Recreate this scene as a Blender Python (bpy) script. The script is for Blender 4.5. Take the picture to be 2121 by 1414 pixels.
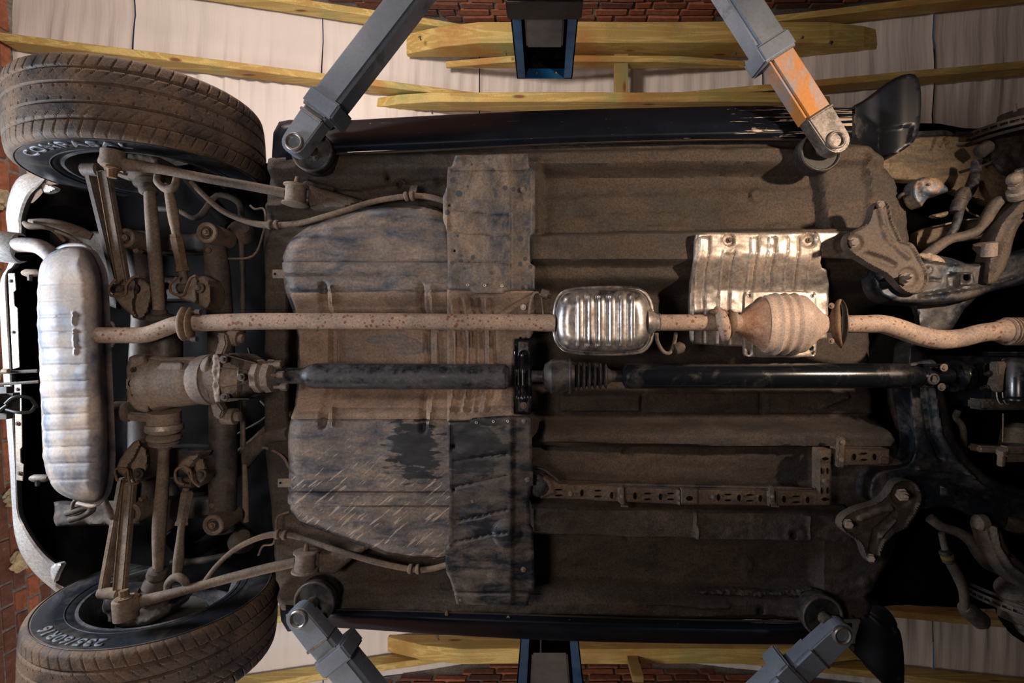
import bpy, bmesh, math, random
import numpy as np
from mathutils import Vector, Matrix
random.seed(7); rng = np.random.RandomState(7)
for o in list(bpy.data.objects): bpy.data.objects.remove(o)
S = bpy.context.scene
COL = S.collection
# ---------------------------------------------------------------- camera (lies low under the car, looks straight up)
F = 1035.0; CX = 1130.0; CY = 720.0; CZ = 0.35
cam = bpy.data.cameras.new('camera'); camo = bpy.data.objects.new('camera', cam); COL.objects.link(camo)
camo.location = (0, 0, CZ); camo.rotation_euler = (math.pi, 0, 0)
cam.sensor_width = 36; cam.lens = F / 2121 * 36
cam.shift_x = -(CX - 1060.5) / 2121; cam.shift_y = (CY - 707) / 2121
cam.clip_start = 0.02
S.camera = camo
# ---------------------------------------------------------------- world, lamps, exposure
w = bpy.data.worlds.new('world'); S.world = w; w.use_nodes = True
w.node_tree.nodes['Background'].inputs[0].default_value = (0.28, 0.44, 1.0, 1)
w.node_tree.nodes['Background'].inputs[1].default_value = 0.042
S.view_settings.view_transform = 'Standard'; S.view_settings.look = 'None'
S.view_settings.gamma = 1; S.view_settings.exposure = 0.0
S.view_settings.use_curve_mapping = False
def lamp(name, loc, target, power, size, color, spot=None, blend=.6):
    ld = bpy.data.lights.new(name, 'SPOT' if spot else 'AREA')
    ld.energy = power; ld.color = color
    if spot: ld.spot_size = math.radians(spot); ld.spot_blend = blend; ld.shadow_soft_size = size
    else: ld.shape = 'DISK'; ld.size = size
    o = bpy.data.objects.new(name, ld); COL.objects.link(o); o.location = loc
    o.rotation_euler = (Vector(target) - Vector(loc)).to_track_quat('-Z', 'Y').to_euler()
    return o
lamp('work_lamp_cold', (-2.40, -0.10, 1.42), (-1.2, 0.05, 1.9), 46, 0.5, (0.86, 0.92, 1.0))
lamp('work_lamp_front', (1.55, -0.50, 0.50), (0.82, -0.42, 1.85), 190, 0.05, (1.0, 0.76, 0.56), spot=60, blend=.8)
lamp('fill_lamp_middle', (-0.62, 0.02, 0.12), (-0.55, 0.0, 1.9), 12, 0.35, (1.0, 0.82, 0.70))  # soft fill added near the camera to brighten the middle
lamp('work_lamp_ceiling', (-1.3, -1.75, 1.6), (-1.3, -1.75, 4.0), 76, 0.6, (1.0, 0.84, 0.74))
lamp('work_lamp_ceiling_far', (-1.3, 1.85, 1.6), (-1.3, 1.85, 4.0), 46, 0.6, (1.0, 0.88, 0.80))

# ---------------------------------------------------------------- helpers
def P(px, py, h): return ((px - CX) / F * h, (py - CY) / F * h, CZ + h)
WPOS = {}
def wpos(o): return WPOS.get(o.name, Vector((0, 0, 0))) if o else Vector((0, 0, 0))
def empty(name, loc, label=None, cat=None, group=None, kind=None):
    o = bpy.data.objects.new(name, None); COL.objects.link(o); o.location = loc; WPOS[o.name] = Vector(loc)
    tag(o, label, cat, group, kind); o.empty_display_size = .1
    return o
def tag(o, label=None, cat=None, group=None, kind=None):
    if label: o['label'] = label
    if cat: o['category'] = cat
    if group: o['group'] = group
    if kind: o['kind'] = kind
    return o
def put(name, me, m, parent=None, loc=(0, 0, 0), label=None):
    """link a mesh whose vertices are relative to loc (world)"""
    o = bpy.data.objects.new(name, me); COL.objects.link(o)
    WPOS[o.name] = Vector(loc)
    if parent: o.parent = parent; o.location = Vector(loc) - wpos(parent)
    else: o.location = loc
    if m is not None and not me.materials: me.materials.append(m)
    if label: o['label'] = label
    return o
def mk(name, verts, faces, m, parent=None, smooth=True, angle=38, label=None, fix=False):
    v = np.asarray(verts, dtype=float); c = (v.min(0) + v.max(0)) / 2
    me = bpy.data.meshes.new(name); me.from_pydata((v - c).tolist(), [], faces)
    if fix:
        bm = bmesh.new(); bm.from_mesh(me); bmesh.ops.recalc_face_normals(bm, faces=bm.faces); bm.to_mesh(me); bm.free()
    me.update()
    if smooth:
        me.polygons.foreach_set('use_smooth', [True] * len(me.polygons))
        me.set_sharp_from_angle(angle=math.radians(angle))
    return put(name, me, m, parent, c, label)
def bmk(name, bm, m, parent=None, smooth=True, angle=38, label=None):
    bmesh.ops.recalc_face_normals(bm, faces=bm.faces)
    vs = [v.co for v in bm.verts]
    c = Vector([(min(v[i] for v in vs) + max(v[i] for v in vs)) / 2 for i in range(3)])
    bmesh.ops.translate(bm, verts=bm.verts, vec=-c)
    me = bpy.data.meshes.new(name); bm.to_mesh(me); bm.free()
    if smooth:
        me.polygons.foreach_set('use_smooth', [True] * len(me.polygons))
        me.set_sharp_from_angle(angle=math.radians(angle))
    return put(name, me, m, parent, c, label)
def sm(t): t = np.clip(t, 0, 1); return t * t * (3 - 2 * t)
def dseg(X, Y, x0, y0, x1, y1):
    dx, dy = x1 - x0, y1 - y0; L = dx * dx + dy * dy + 1e-9
    t = np.clip(((X - x0) * dx + (Y - y0) * dy) / L, 0, 1)
    qx = x0 + t * dx; qy = y0 + t * dy
    return np.hypot(X - qx, Y - qy), qx, qy
def sdpoly(X, Y, pts):
    """signed distance, positive inside, and nearest boundary point"""
    n = len(pts); D = np.full(X.shape, 1e9); QX = np.zeros(X.shape); QY = np.zeros(X.shape); ins = np.zeros(X.shape, bool)
    for i in range(n):
        x0, y0 = pts[i]; x1, y1 = pts[(i + 1) % n]
        d, qx, qy = dseg(X, Y, x0, y0, x1, y1)
        k = d < D; D = np.where(k, d, D); QX = np.where(k, qx, QX); QY = np.where(k, qy, QY)
        if y0 != y1:
            cr = ((y0 > Y) != (y1 > Y)) & (X < (x1 - x0) * (Y - y0) / (y1 - y0) + x0); ins ^= cr
    return np.where(ins, D, -D), QX, QY
_vn = {}
def vnoise(X, Y, s, seed=0):
    if seed not in _vn: _vn[seed] = np.random.RandomState(seed + 100).rand(256, 256)
    g = _vn[seed]; x = X / s + 40; y = Y / s + 40; i = np.floor(x).astype(int); j = np.floor(y).astype(int)
    u = sm(x - i); v = sm(y - j); i &= 255; j &= 255; i1 = (i + 1) & 255; j1 = (j + 1) & 255
    return (g[j, i] * (1 - u) * (1 - v) + g[j, i1] * u * (1 - v) + g[j1, i] * (1 - u) * v + g[j1, i1] * u * v) - .5
def smooth_poly(pts, it=2):
    """round the corners of a closed outline (Chaikin)"""
    for _ in range(it):
        q = []
        n = len(pts)
        for i in range(n):
            a, b = pts[i], pts[(i + 1) % n]
            q.append((a[0] * .75 + b[0] * .25, a[1] * .75 + b[1] * .25)); q.append((a[0] * .25 + b[0] * .75, a[1] * .25 + b[1] * .75))
        pts = q
    return pts
def feat(X, Y, f):
    k = f[0]
    if k == 'seg':   # x0 y0 x1 y1 halfwidth height soft
        _, x0, y0, x1, y1, wd, ht, so = f; d = dseg(X, Y, x0, y0, x1, y1)[0]; return ht * sm((wd - d) / so)
    if k == 'path':  # pts halfwidth height soft
        _, pts, wd, ht, so = f; d = np.full(X.shape, 1e9)
        for a, b in zip(pts[:-1], pts[1:]): d = np.minimum(d, dseg(X, Y, a[0], a[1], b[0], b[1])[0])
        return ht * sm((wd - d) / so)
    if k == 'poly':
        _, pts, ht, so = f; return ht * sm(sdpoly(X, Y, pts)[0] / so + .5)
    if k == 'disc':
        _, x, y, r, ht, so = f; return ht * sm((r - np.hypot(X - x, Y - y)) / so + .5)
    if k == 'ring':
        _, x, y, r, wd, ht = f; return ht * sm(1 - np.abs(np.hypot(X - x, Y - y) - r) / wd)
    if k == 'dome':
        _, x, y, r, ht = f; return ht * np.sqrt(np.clip(1 - ((X - x) ** 2 + (Y - y) ** 2) / r / r, 0, 1))
    if k == 'vn':
        _, sx, sy, ht, sd = f; return ht * (vnoise(X / sx, Y / sy, 1, sd) + .5 * vnoise(X / sx * 2.1, Y / sy * 2.1, 1, sd + 1))
    if k == 'fn': return f[1](X, Y)
def relief(name, outline, h, feats=(), m=None, parent=None, step=4, er=None, rim=None, skirt=.012, sp=0, angle=50, label=None, holes=(), tilt=None):
    """pressed sheet: outline in photo pixels at distance h above the camera, relief heights in metres towards the ground"""
    if sp: outline = smooth_poly(outline, sp)
    xs = [p[0] for p in outline]; ys = [p[1] for p in outline]
    gx = np.arange(min(xs) - step, max(xs) + 2 * step, step); gy = np.arange(min(ys) - step, max(ys) + 2 * step, step)
    X, Y = np.meshgrid(gx, gy); sd, QX, QY = sdpoly(X, Y, outline)
    for (hx, hy, hr) in holes:
        dd = np.hypot(X - hx, Y - hy) + 1e-6; hd = dd - hr; k = hd < sd
        k2 = (np.abs(hd) < np.abs(sd))
        QX = np.where(k2, hx + (X - hx) / dd * hr, QX); QY = np.where(k2, hy + (Y - hy) / dd * hr, QY); sd = np.minimum(sd, hd)
    cxm = (X[:-1, :-1] + X[1:, 1:]) / 2; cym = (Y[:-1, :-1] + Y[1:, 1:]) / 2
    inc = sdpoly(cxm, cym, outline)[0] > 0
    for (hx, hy, hr) in holes: inc &= np.hypot(cxm - hx, cym - hy) > hr
    ny, nx = X.shape
    cnt = np.zeros(X.shape, int)
    cnt[:-1, :-1] += inc; cnt[1:, :-1] += inc; cnt[:-1, 1:] += inc; cnt[1:, 1:] += inc
    bd = (cnt > 0) & (cnt < 4)
    X = np.where(bd, QX, X); Y = np.where(bd, QY, Y); sd = np.where(bd, 0, sd)
    Z = np.full(X.shape, float(h))
    for f in feats:
        if f[0] == 'fn': Z -= feat(X, Y, f)
    if tilt: Z += tilt[0] * (X - min(xs)) / (max(xs) - min(xs)) + tilt[1] * (Y - min(ys)) / (max(ys) - min(ys))
    if er:
        r, dpt = er; t = np.clip(1 - sd / r, 0, 1); Z += dpt * (1 - np.sqrt(np.clip(1 - t * t, 0, 1)))
    ZB = Z.copy()
    for f in feats:
        if f[0] != 'fn': Z -= feat(X, Y, f)
    if rim:
        r, ht = rim; Z -= ht * sm((r - sd) / (r * .6))
    use = cnt > 0; idx = -np.ones(X.shape, int); idx[use] = np.arange(use.sum())
    V = np.stack([(X[use] - CX) / F * ZB[use], (Y[use] - CY) / F * ZB[use], CZ + Z[use]], 1)
    jj, ii = np.nonzero(inc)
    a = idx[jj, ii]; b = idx[jj, ii + 1]; c = idx[jj + 1, ii + 1]; d = idx[jj + 1, ii]
    faces = np.stack([a, b, c, d], 1)   # normal: x right, y down(world +y) -> (+z); want -z -> reverse
    faces = faces[:, ::-1]
    fl = faces.tolist()
    if skirt:
        e = np.concatenate([faces[:, [0, 1]], faces[:, [1, 2]], faces[:, [2, 3]], faces[:, [3, 0]]])
        key = np.sort(e, 1); kk = key[:, 0] * 10000000 + key[:, 1]
        u, ind, ct = np.unique(kk, return_index=True, return_counts=True); be = e[ind[ct == 1]]
        bv = np.unique(be); mp = {int(q): len(V) + i for i, q in enumerate(bv)}
        V2 = V[bv].copy(); V2[:, 2] += skirt; V = np.concatenate([V, V2])
        for p, q in be.tolist(): fl.append([q, p, mp[p], mp[q]])
    return mk(name, V, fl, m, parent, True, angle, label)
def spline(pts, k=6):
    p = np.asarray(pts, float); n = len(p); out = []
    if n < 3: return p
    q = np.vstack([2 * p[0] - p[1], p, 2 * p[-1] - p[-2]])
    for i in range(n - 1):
        for t in np.arange(k) / k:
            a, b, c, d = q[i], q[i + 1], q[i + 2], q[i + 3]
            out.append(.5 * (2 * b + (c - a) * t + (2 * a - 5 * b + 4 * c - d) * t * t + (3 * b - a - 3 * c + d) * t ** 3))
    out.append(p[-1]); return np.array(out)
def rings(C, R, n=18, cap=True, sx=1, sy=1):
    """tube around centre line C with radii R -> verts, faces"""
    C = np.asarray(C, float); m_ = len(C); T = np.gradient(C, axis=0); T /= np.linalg.norm(T, axis=1)[:, None] + 1e-9
    up = np.array([0, 0, 1.0])
    if abs(T[0] @ up) > .9: up = np.array([0, 1.0, 0])
    V = []; Fc = []
    prev = None
    for i in range(m_):
        a = np.cross(T[i], up if prev is None else prev); a /= np.linalg.norm(a) + 1e-9
        b = np.cross(a, T[i]); prev = b
        an = np.arange(n) / n * 2 * math.pi
        V.append(C[i] + R[i] * (sx * np.cos(an)[:, None] * a + sy * np.sin(an)[:, None] * b))
    V = np.concatenate(V)
    for i in range(m_ - 1):
        for j in range(n):
            k = (j + 1) % n; Fc.append([i * n + j, i * n + k, (i + 1) * n + k, (i + 1) * n + j])
    if cap:
        Fc.append(list(range(n))[::-1]); Fc.append([(m_ - 1) * n + j for j in range(n)])
    return V, Fc
def tube(name, pts, r, m, parent=None, n=16, k=6, label=None, cap=True, sx=1, sy=1):
    """pts (px,py,h) ; r in photo pixels at each point's distance (number or list)"""
    pts = [tuple(p) for p in pts]; r = [r] * len(pts) if not hasattr(r, '__len__') else list(r)
    A = np.array([list(P(*p)) + [ri * p[2] / F] for p, ri in zip(pts, r)])
    if len(pts) > 2 and k > 1: A = spline(A, k)
    V, Fc = rings(A[:, :3], A[:, 3], n, cap, sx, sy)
    return mk(name, V, Fc, m, parent, True, 45, label, fix=True)
def lathe(name, A, B, prof, m, parent=None, n=28, label=None, angle=30):
    """turned part along A->B (px,py,h); prof [(t, r_px)]"""
    a = np.array(P(*A)); b = np.array(P(*B)); hm = (A[2] + B[2]) / 2
    T = (b - a) / np.linalg.norm(b - a); up = np.array([0, 0, 1.0])
    if abs(T[2]) > .9: up = np.array([0, 1.0, 0])
    u = np.cross(T, up); u /= np.linalg.norm(u); v = np.cross(u, T)
    V = []; Fc = []; an = np.arange(n) / n * 2 * math.pi
    for t, r in prof:
        V.append(a + (b - a) * t + r * hm / F * (np.cos(an)[:, None] * u + np.sin(an)[:, None] * v))
    V = np.concatenate(V); k_ = len(prof)
    for i in range(k_ - 1):
        for j in range(n):
            k = (j + 1) % n; Fc.append([i * n + j, i * n + k, (i + 1) * n + k, (i + 1) * n + j])
    Fc.append(list(range(n))[::-1]); Fc.append([(k_ - 1) * n + j for j in range(n)])
    return mk(name, V, Fc, m, parent, True, angle, label, fix=True)
def prism(name, outline, h, t, m, parent=None, bev=.002, sp=0, label=None, h2=None):
    """flat plate, outline in pixels at distance h, thickness t upwards"""
    if sp: outline = smooth_poly(outline, sp)
    bm = bmesh.new(); vs = []
    for i, p in enumerate(outline):
        hh = h if len(p) < 3 else p[2]; vs.append(bm.verts.new(P(p[0], p[1], hh)))
    f = bm.faces.new(vs); f.normal_update()
    r = bmesh.ops.extrude_face_region(bm, geom=[f]); vv = [g for g in r['geom'] if isinstance(g, bmesh.types.BMVert)]
    bmesh.ops.translate(bm, verts=vv, vec=(0, 0, t))
    if bev: bmesh.ops.bevel(bm, geom=list(bm.edges), offset=bev, segments=2, affect='EDGES', clamp_overlap=True)
    return bmk(name, bm, m, parent, True, 35, label)
def obar(name, A, B, wpx, t, m, parent=None, bev=.003, label=None, wpx2=None):
    """bar with rectangular section between A and B (px,py,h of the lower face), width in pixels, height t metres upwards"""
    a = Vector(P(*A)); b = Vector(P(*B)); d = (b - a).normalized(); s = d.cross(Vector((0, 0, 1))).normalized()
    upv = s.cross(d).normalized()
    wa = wpx * A[2] / F / 2; wb = (wpx2 or wpx) * (B[2] if wpx2 else A[2]) / F / 2
    bm = bmesh.new()
    q = [a - s * wa, a + s * wa, b + s * wb, b - s * wb]
    lo = [bm.verts.new(x) for x in q]; hi = [bm.verts.new(x + upv * t) for x in q]
    bm.faces.new(lo); bm.faces.new(hi[::-1])
    for i in range(4): bm.faces.new([lo[i], hi[i], hi[(i + 1) % 4], lo[(i + 1) % 4]])
    if bev: bmesh.ops.bevel(bm, geom=list(bm.edges), offset=bev, segments=2, affect='EDGES', clamp_overlap=True)
    return bmk(name, bm, m, parent, True, 35, label)
def wbox(name, x0, x1, y0, y1, z0, z1, m, parent=None, bev=.004, label=None, rot=None):
    bm = bmesh.new(); bmesh.ops.create_cube(bm, size=1)
    bmesh.ops.scale(bm, vec=(x1 - x0, y1 - y0, z1 - z0), verts=bm.verts)
    if bev: bmesh.ops.bevel(bm, geom=list(bm.edges), offset=bev, segments=2, affect='EDGES', clamp_overlap=True)
    if rot: bmesh.ops.rotate(bm, verts=bm.verts, cent=(0, 0, 0), matrix=Matrix.Rotation(rot, 3, 'Z'))
    bmesh.ops.translate(bm, verts=bm.verts, vec=((x0 + x1) / 2, (y0 + y1) / 2, (z0 + z1) / 2))
    return bmk(name, bm, m, parent, True, 35, label)
def pbox(name, px0, px1, py0, py1, h0, h1, m, parent=None, bev=.004, label=None):
    a = P(px0, py0, h0); b = P(px1, py1, h0)
    return wbox(name, a[0], b[0], a[1], b[1], CZ + h0, CZ + h1, m, parent, bev, label)
_bolt = {}
def bolt(px, py, h, r, m, parent, name='bolt', hole=False):
    """hex head on a washer pointing down; unit radius mesh shared"""
    key = m.name + name
    if key not in _bolt:
        bm = bmesh.new()
        bmesh.ops.create_cone(bm, cap_ends=True, segments=18, radius1=1.0, radius2=1.0, depth=.22, matrix=Matrix.Translation((0, 0, -.05)))
        bmesh.ops.create_cone(bm, cap_ends=True, segments=6, radius1=.55, radius2=.62, depth=.5, matrix=Matrix.Translation((0, 0, -.38)))
        bmesh.ops.create_cone(bm, cap_ends=True, segments=12, radius1=.3, radius2=.34, depth=.1, matrix=Matrix.Translation((0, 0, -.66)))
        me = bpy.data.meshes.new('bolt'); bm.to_mesh(me); bm.free(); me.materials.append(m); _bolt[key] = me
    s = r * h / F
    o = put(name, _bolt[key], m, parent, P(px, py, h)); o.scale = (s, s, s); o.rotation_euler = (0, 0, random.random())
    return o
def loft(name, rows, m, parent=None, k=4, label=None, thick=0, closed=False, angle=40):
    """rows: polylines of (px,py,h), same count; splined along and across"""
    R = np.array([[P(*p) for p in r] for r in rows])
    if k > 1: R = np.array([spline(r, k) for r in R]); R = np.array([spline(R[:, j], k) for j in range(R.shape[1])]).transpose(1, 0, 2)
    a, b = R.shape[:2]; V = R.reshape(-1, 3)
    Fc = [[i * b + j, i * b + j + 1, (i + 1) * b + j + 1, (i + 1) * b + j] for i in range(a - 1) for j in range(b - 1)]
    o = mk(name, V, Fc, m, parent, True, angle, label)
    if thick:
        md = o.modifiers.new('solid', 'SOLIDIFY'); md.thickness = thick; md.offset = 0
    return o
def ringcurve(px, py, h, r, n=16): return [(px + r * math.cos(i / n * 2 * math.pi), py + r * math.sin(i / n * 2 * math.pi), h) for i in range(n + 1)]
def flat_disc(name, px, py, h, r, t, m, parent, label=None, r_in=0, n=28):
    """vertical-axis disc or ring; prof around z"""
    R = r * h / F; ri = r_in * h / F; c = P(px, py, h); V = []; b = min(.003, R * .15)
    prof = [(R, t), (R, b), (R - b, 0), (ri + b if ri else 0.0001, 0)] + ([(ri, b), (ri, t)] if ri else [])
    for rr, z in prof:
        for j in range(n): a = j / n * 2 * math.pi; V.append((c[0] + rr * math.cos(a), c[1] + rr * math.sin(a), c[2] + z))
    Fc = []; k_ = len(prof)
    for i in range(k_ - 1):
        for j in range(n): k = (j + 1) % n; Fc.append([i * n + j, i * n + k, (i + 1) * n + k, (i + 1) * n + j])
    if ri: Fc += [[(k_ - 1) * n + j, (k_ - 1) * n + (j + 1) % n, (j + 1) % n, j] for j in range(n)]
    else: Fc.append(list(range(n)))
    return mk(name, V, Fc, m, parent, True, 30, label, fix=True)

# ---------------------------------------------------------------- materials
def nt_new(name):
    m = bpy.data.materials.new(name); m.use_nodes = True; nt = m.node_tree; b = nt.nodes['Principled BSDF']; return m, nt, b
def N(nt, t, **kw):
    n = nt.nodes.new(t)
    for k, v in kw.items():
        if k in n.inputs: n.inputs[k].default_value = v
        else: setattr(n, k, v)
    return n
def ramp(nt, src, a, b, c0=(0, 0, 0, 1), c1=(1, 1, 1, 1)):
    r = nt.nodes.new('ShaderNodeValToRGB'); r.color_ramp.elements[0].position = a; r.color_ramp.elements[1].position = b
    r.color_ramp.elements[0].color = c0; r.color_ramp.elements[1].color = c1; nt.links.new(src, r.inputs[0]); return r
def mixc(nt, fac, a, b, mode='MIX'):
    x = nt.nodes.new('ShaderNodeMix'); x.data_type = 'RGBA'; x.blend_type = mode
    for i, s in ((0, fac), (6, a), (7, b)):
        if hasattr(s, 'is_linked') or hasattr(s, 'links'): nt.links.new(s, x.inputs[i])
        else: x.inputs[i].default_value = s if i == 0 else (tuple(s) + (1,))[:4]
    return x.outputs[2]
def dirty(name, base, dust, amt=.5, rough=.6, metal=0.0, scale=6, st=(1, 1, 1), bump=.25, fine=140, rust=0, rustc=(.22, .085, .03), spots=0, spotc=(.02, .02, .025), drough=.9, edge=.16, coat=0, grain=.45, scratch=None, stain=None, splash=0):
    m, nt, b = nt_new(name); L = nt.links.new
    g = N(nt, 'ShaderNodeNewGeometry'); mp = N(nt, 'ShaderNodeMapping'); mp.inputs['Scale'].default_value = st; L(g.outputs['Position'], mp.inputs[0])
    n1 = N(nt, 'ShaderNodeTexNoise', Scale=scale, Detail=10.0, Roughness=.68, Distortion=.4); L(mp.outputs[0], n1.inputs[0])
    c = 1 - amt; f1 = ramp(nt, n1.outputs[0], max(.02, .25 + .5 * c - edge), min(.98, .25 + .5 * c + edge))
    n2 = N(nt, 'ShaderNodeTexNoise', Scale=fine, Detail=4.0, Roughness=.7); L(g.outputs['Position'], n2.inputs[0])
    v2 = ramp(nt, n2.outputs[0], .3, .75, (1 - grain, 1 - grain, 1 - grain, 1), (1 + grain * .55, 1 + grain * .5, 1 + grain * .45, 1))
    n3 = N(nt, 'ShaderNodeTexNoise', Scale=scale * .45, Detail=3.0); L(g.outputs['Position'], n3.inputs[0])
    v3 = ramp(nt, n3.outputs[0], .3, .7, (.7, .72, .76, 1), (1.15, 1.1, 1.05, 1))
    col = mixc(nt, f1.outputs[0], base, dust)
    col = mixc(nt, 1.0, col, v2.outputs[0], 'MULTIPLY'); col = mixc(nt, 1.0, col, v3.outputs[0], 'MULTIPLY')
    fac = f1.outputs[0]
    if rust:
        n4 = N(nt, 'ShaderNodeTexNoise', Scale=scale * 5, Detail=8.0, Roughness=.75); L(g.outputs['Position'], n4.inputs[0])
        f4 = ramp(nt, n4.outputs[0], .72 - rust * .3, .80 - rust * .3); col = mixc(nt, f4.outputs[0], col, rustc)
    if spots:
        vo = N(nt, 'ShaderNodeTexVoronoi', Scale=spots); L(g.outputs['Position'], vo.inputs[0])
        nn = N(nt, 'ShaderNodeTexNoise', Scale=spots * .35, Detail=2.0); L(g.outputs['Position'], nn.inputs[0])
        th = nt.nodes.new('ShaderNodeMath'); th.operation = 'MULTIPLY_ADD'; L(nn.outputs[0], th.inputs[0]); th.inputs[1].default_value = .9; th.inputs[2].default_value = -.22
        lt = nt.nodes.new('ShaderNodeMath'); lt.operation = 'SUBTRACT'; L(th.outputs[0], lt.inputs[0]); L(vo.outputs['Distance'], lt.inputs[1])
        f5 = ramp(nt, lt.outputs[0], .0, .05); col = mixc(nt, f5.outputs[0], col, spotc)
    if splash:    # mud thrown in slanting streaks
        m8 = N(nt, 'ShaderNodeMapping'); m8.inputs['Scale'].default_value = (7, 60, 5); m9 = N(nt, 'ShaderNodeMapping'); m9.inputs['Rotation'].default_value = (0, 0, .71); L(g.outputs['Position'], m9.inputs[0]); L(m9.outputs[0], m8.inputs[0])
        n8 = N(nt, 'ShaderNodeTexNoise', Scale=2.0, Detail=4.0, Roughness=.6); L(m8.outputs[0], n8.inputs[0]); sy = N(nt, 'ShaderNodeSeparateXYZ'); L(g.outputs['Position'], sy.inputs[0]); qy = nt.nodes.new('ShaderNodeMapRange'); L(sy.outputs[1], qy.inputs[0]); qy.inputs[1].default_value = .12; qy.inputs[2].default_value = .42; qy.inputs[3].default_value = .16; qy.inputs[4].default_value = 0
        s8 = nt.nodes.new('ShaderNodeMath'); s8.operation = 'SUBTRACT'; L(n8.outputs[0], s8.inputs[0]); L(qy.outputs[0], s8.inputs[1]); f8 = ramp(nt, s8.outputs[0], .58, .64); col = mixc(nt, f8.outputs[0], col, (.40, .31, .24))
    if stain:     # oil that has soaked into the dust
        q = nt.nodes.new('ShaderNodeVectorMath'); q.operation = 'SUBTRACT'; L(g.outputs['Position'], q.inputs[0]); q.inputs[1].default_value = (stain[0], stain[1], 0)
        q2 = nt.nodes.new('ShaderNodeVectorMath'); q2.operation = 'MULTIPLY'; L(q.outputs[0], q2.inputs[0]); q2.inputs[1].default_value = (1 / stain[2], 1 / stain[3], 0)
        q3 = nt.nodes.new('ShaderNodeVectorMath'); q3.operation = 'LENGTH'; L(q2.outputs[0], q3.inputs[0])
        n6 = N(nt, 'ShaderNodeTexNoise', Scale=17.0, Detail=6.0, Roughness=.55); L(mp.outputs[0], n6.inputs[0])
        s6 = nt.nodes.new('ShaderNodeMath'); s6.operation = 'MULTIPLY_ADD'; L(n6.outputs[0], s6.inputs[0]); s6.inputs[1].default_value = 2.4; L(q3.outputs['Value'], s6.inputs[2])
        f7 = ramp(nt, s6.outputs[0], 1.85 / 3, 2.05 / 3, (1, 1, 1, 1), (0, 0, 0, 1)); s7 = nt.nodes.new('ShaderNodeMath'); s7.operation = 'DIVIDE'; L(s6.outputs[0], s7.inputs[0]); s7.inputs[1].default_value = 3; L(s7.outputs[0], f7.inputs[0])
        col = mixc(nt, f7.outputs[0], col, (.014, .016, .021))
    if scratch:   # wear scratches rubbed into one end of the part
        m5 = N(nt, 'ShaderNodeMapping'); m5.inputs['Scale'].default_value = (3.2, 42, 42); L(g.outputs['Position'], m5.inputs[0]); m5.inputs['Rotation'].default_value = (0, 0, .06)
        n5 = N(nt, 'ShaderNodeTexNoise', Scale=2.2, Detail=5.0, Roughness=.6, Distortion=.8); L(m5.outputs[0], n5.inputs[0])
        sx = N(nt, 'ShaderNodeSeparateXYZ'); L(g.outputs['Position'], sx.inputs[0])
        q1 = nt.nodes.new('ShaderNodeMapRange'); L(sx.outputs[0], q1.inputs[0]); q1.inputs[1].default_value = scratch[0]; q1.inputs[2].default_value = scratch[1]; q1.inputs[3].default_value = .16; q1.inputs[4].default_value = 0
        q2 = nt.nodes.new('ShaderNodeMapRange'); L(sx.outputs[1], q2.inputs[0]); q2.inputs[1].default_value = -.6; q2.inputs[2].default_value = -.5; q2.inputs[3].default_value = 0; q2.inputs[4].default_value = .4
        s1 = nt.nodes.new('ShaderNodeMath'); s1.operation = 'SUBTRACT'; L(n5.outputs[0], s1.inputs[0]); L(q1.outputs[0], s1.inputs[1])
        s2 = nt.nodes.new('ShaderNodeMath'); s2.operation = 'SUBTRACT'; L(s1.outputs[0], s2.inputs[0]); L(q2.outputs[0], s2.inputs[1])
        f6 = ramp(nt, s2.outputs[0], .545, .575); col = mixc(nt, f6.outputs[0], col, (.50, .40, .32)); fac = f6.outputs[0]
    L(col, b.inputs['Base Color'])
    mr = nt.nodes.new('ShaderNodeMapRange'); L(fac, mr.inputs[0]); mr.inputs[3].default_value = rough; mr.inputs[4].default_value = drough; L(mr.outputs[0], b.inputs['Roughness'])
    mm = nt.nodes.new('ShaderNodeMapRange'); L(fac, mm.inputs[0]); mm.inputs[3].default_value = metal; mm.inputs[4].default_value = metal * .25; L(mm.outputs[0], b.inputs['Metallic'])
    if coat: b.inputs['Coat Weight'].default_value = coat
    ad = nt.nodes.new('ShaderNodeMath'); ad.operation = 'MULTIPLY_ADD'; L(n2.outputs[0], ad.inputs[0]); ad.inputs[1].default_value = .5; L(n1.outputs[0], ad.inputs[2])
    bp = N(nt, 'ShaderNodeBump', Strength=bump, Distance=.004); L(ad.outputs[0], bp.inputs['Height']); L(bp.outputs[0], b.inputs['Normal'])
    return m
DUST = (.205, .150, .108)
M = {}
M['floor'] = dirty('underseal', (.030, .027, .026), (.080, .060, .045), .62, .72, 0, 5, (1, 2.5, 1), .95, 150, grain=.62)
M['rail'] = dirty('underseal_rail', (.06, .05, .044), (.155, .115, .083), .68, .7, 0, 6, (1, 3, 1), .8, 150, grain=.55)
M['tank'] = dirty('tank_steel', (.040, .058, .085), (.31, .24, .19), .48, .5, .25, 7, (1, 3.5, 1), .2, 120, splash=.5, stain=(-.40, .31, .10, .13))
M['plate'] = dirty('shield_sheet', (.045, .060, .085), (.30, .235, .18), .47, .5, .35, 9, (1.6, 1, 1), .2, 160, spots=34, spotc=(.06, .062, .07))
M['plate_dark'] = dirty('shield_sheet_oily', (.020, .026, .040), (.20, .16, .125), .36, .42, .35, 8, (1, 2.4, 1), .15, 160, stain=(-.22, .28, .13, .12))
M['saddle'] = dirty('tank_saddle', (.10, .08, .07), (.31, .225, .17), .72, .6, .2, 8, (1, 1, 1), .15, 150)
M['pipe'] = dirty('exhaust_pipe', (.30, .235, .205), (.46, .345, .27), .6, .55, .35, 12, (1, 1, 1), .12, 170, rust=.12, rustc=(.20, .08, .045), spots=70, spotc=(.20, .09, .055))
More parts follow.
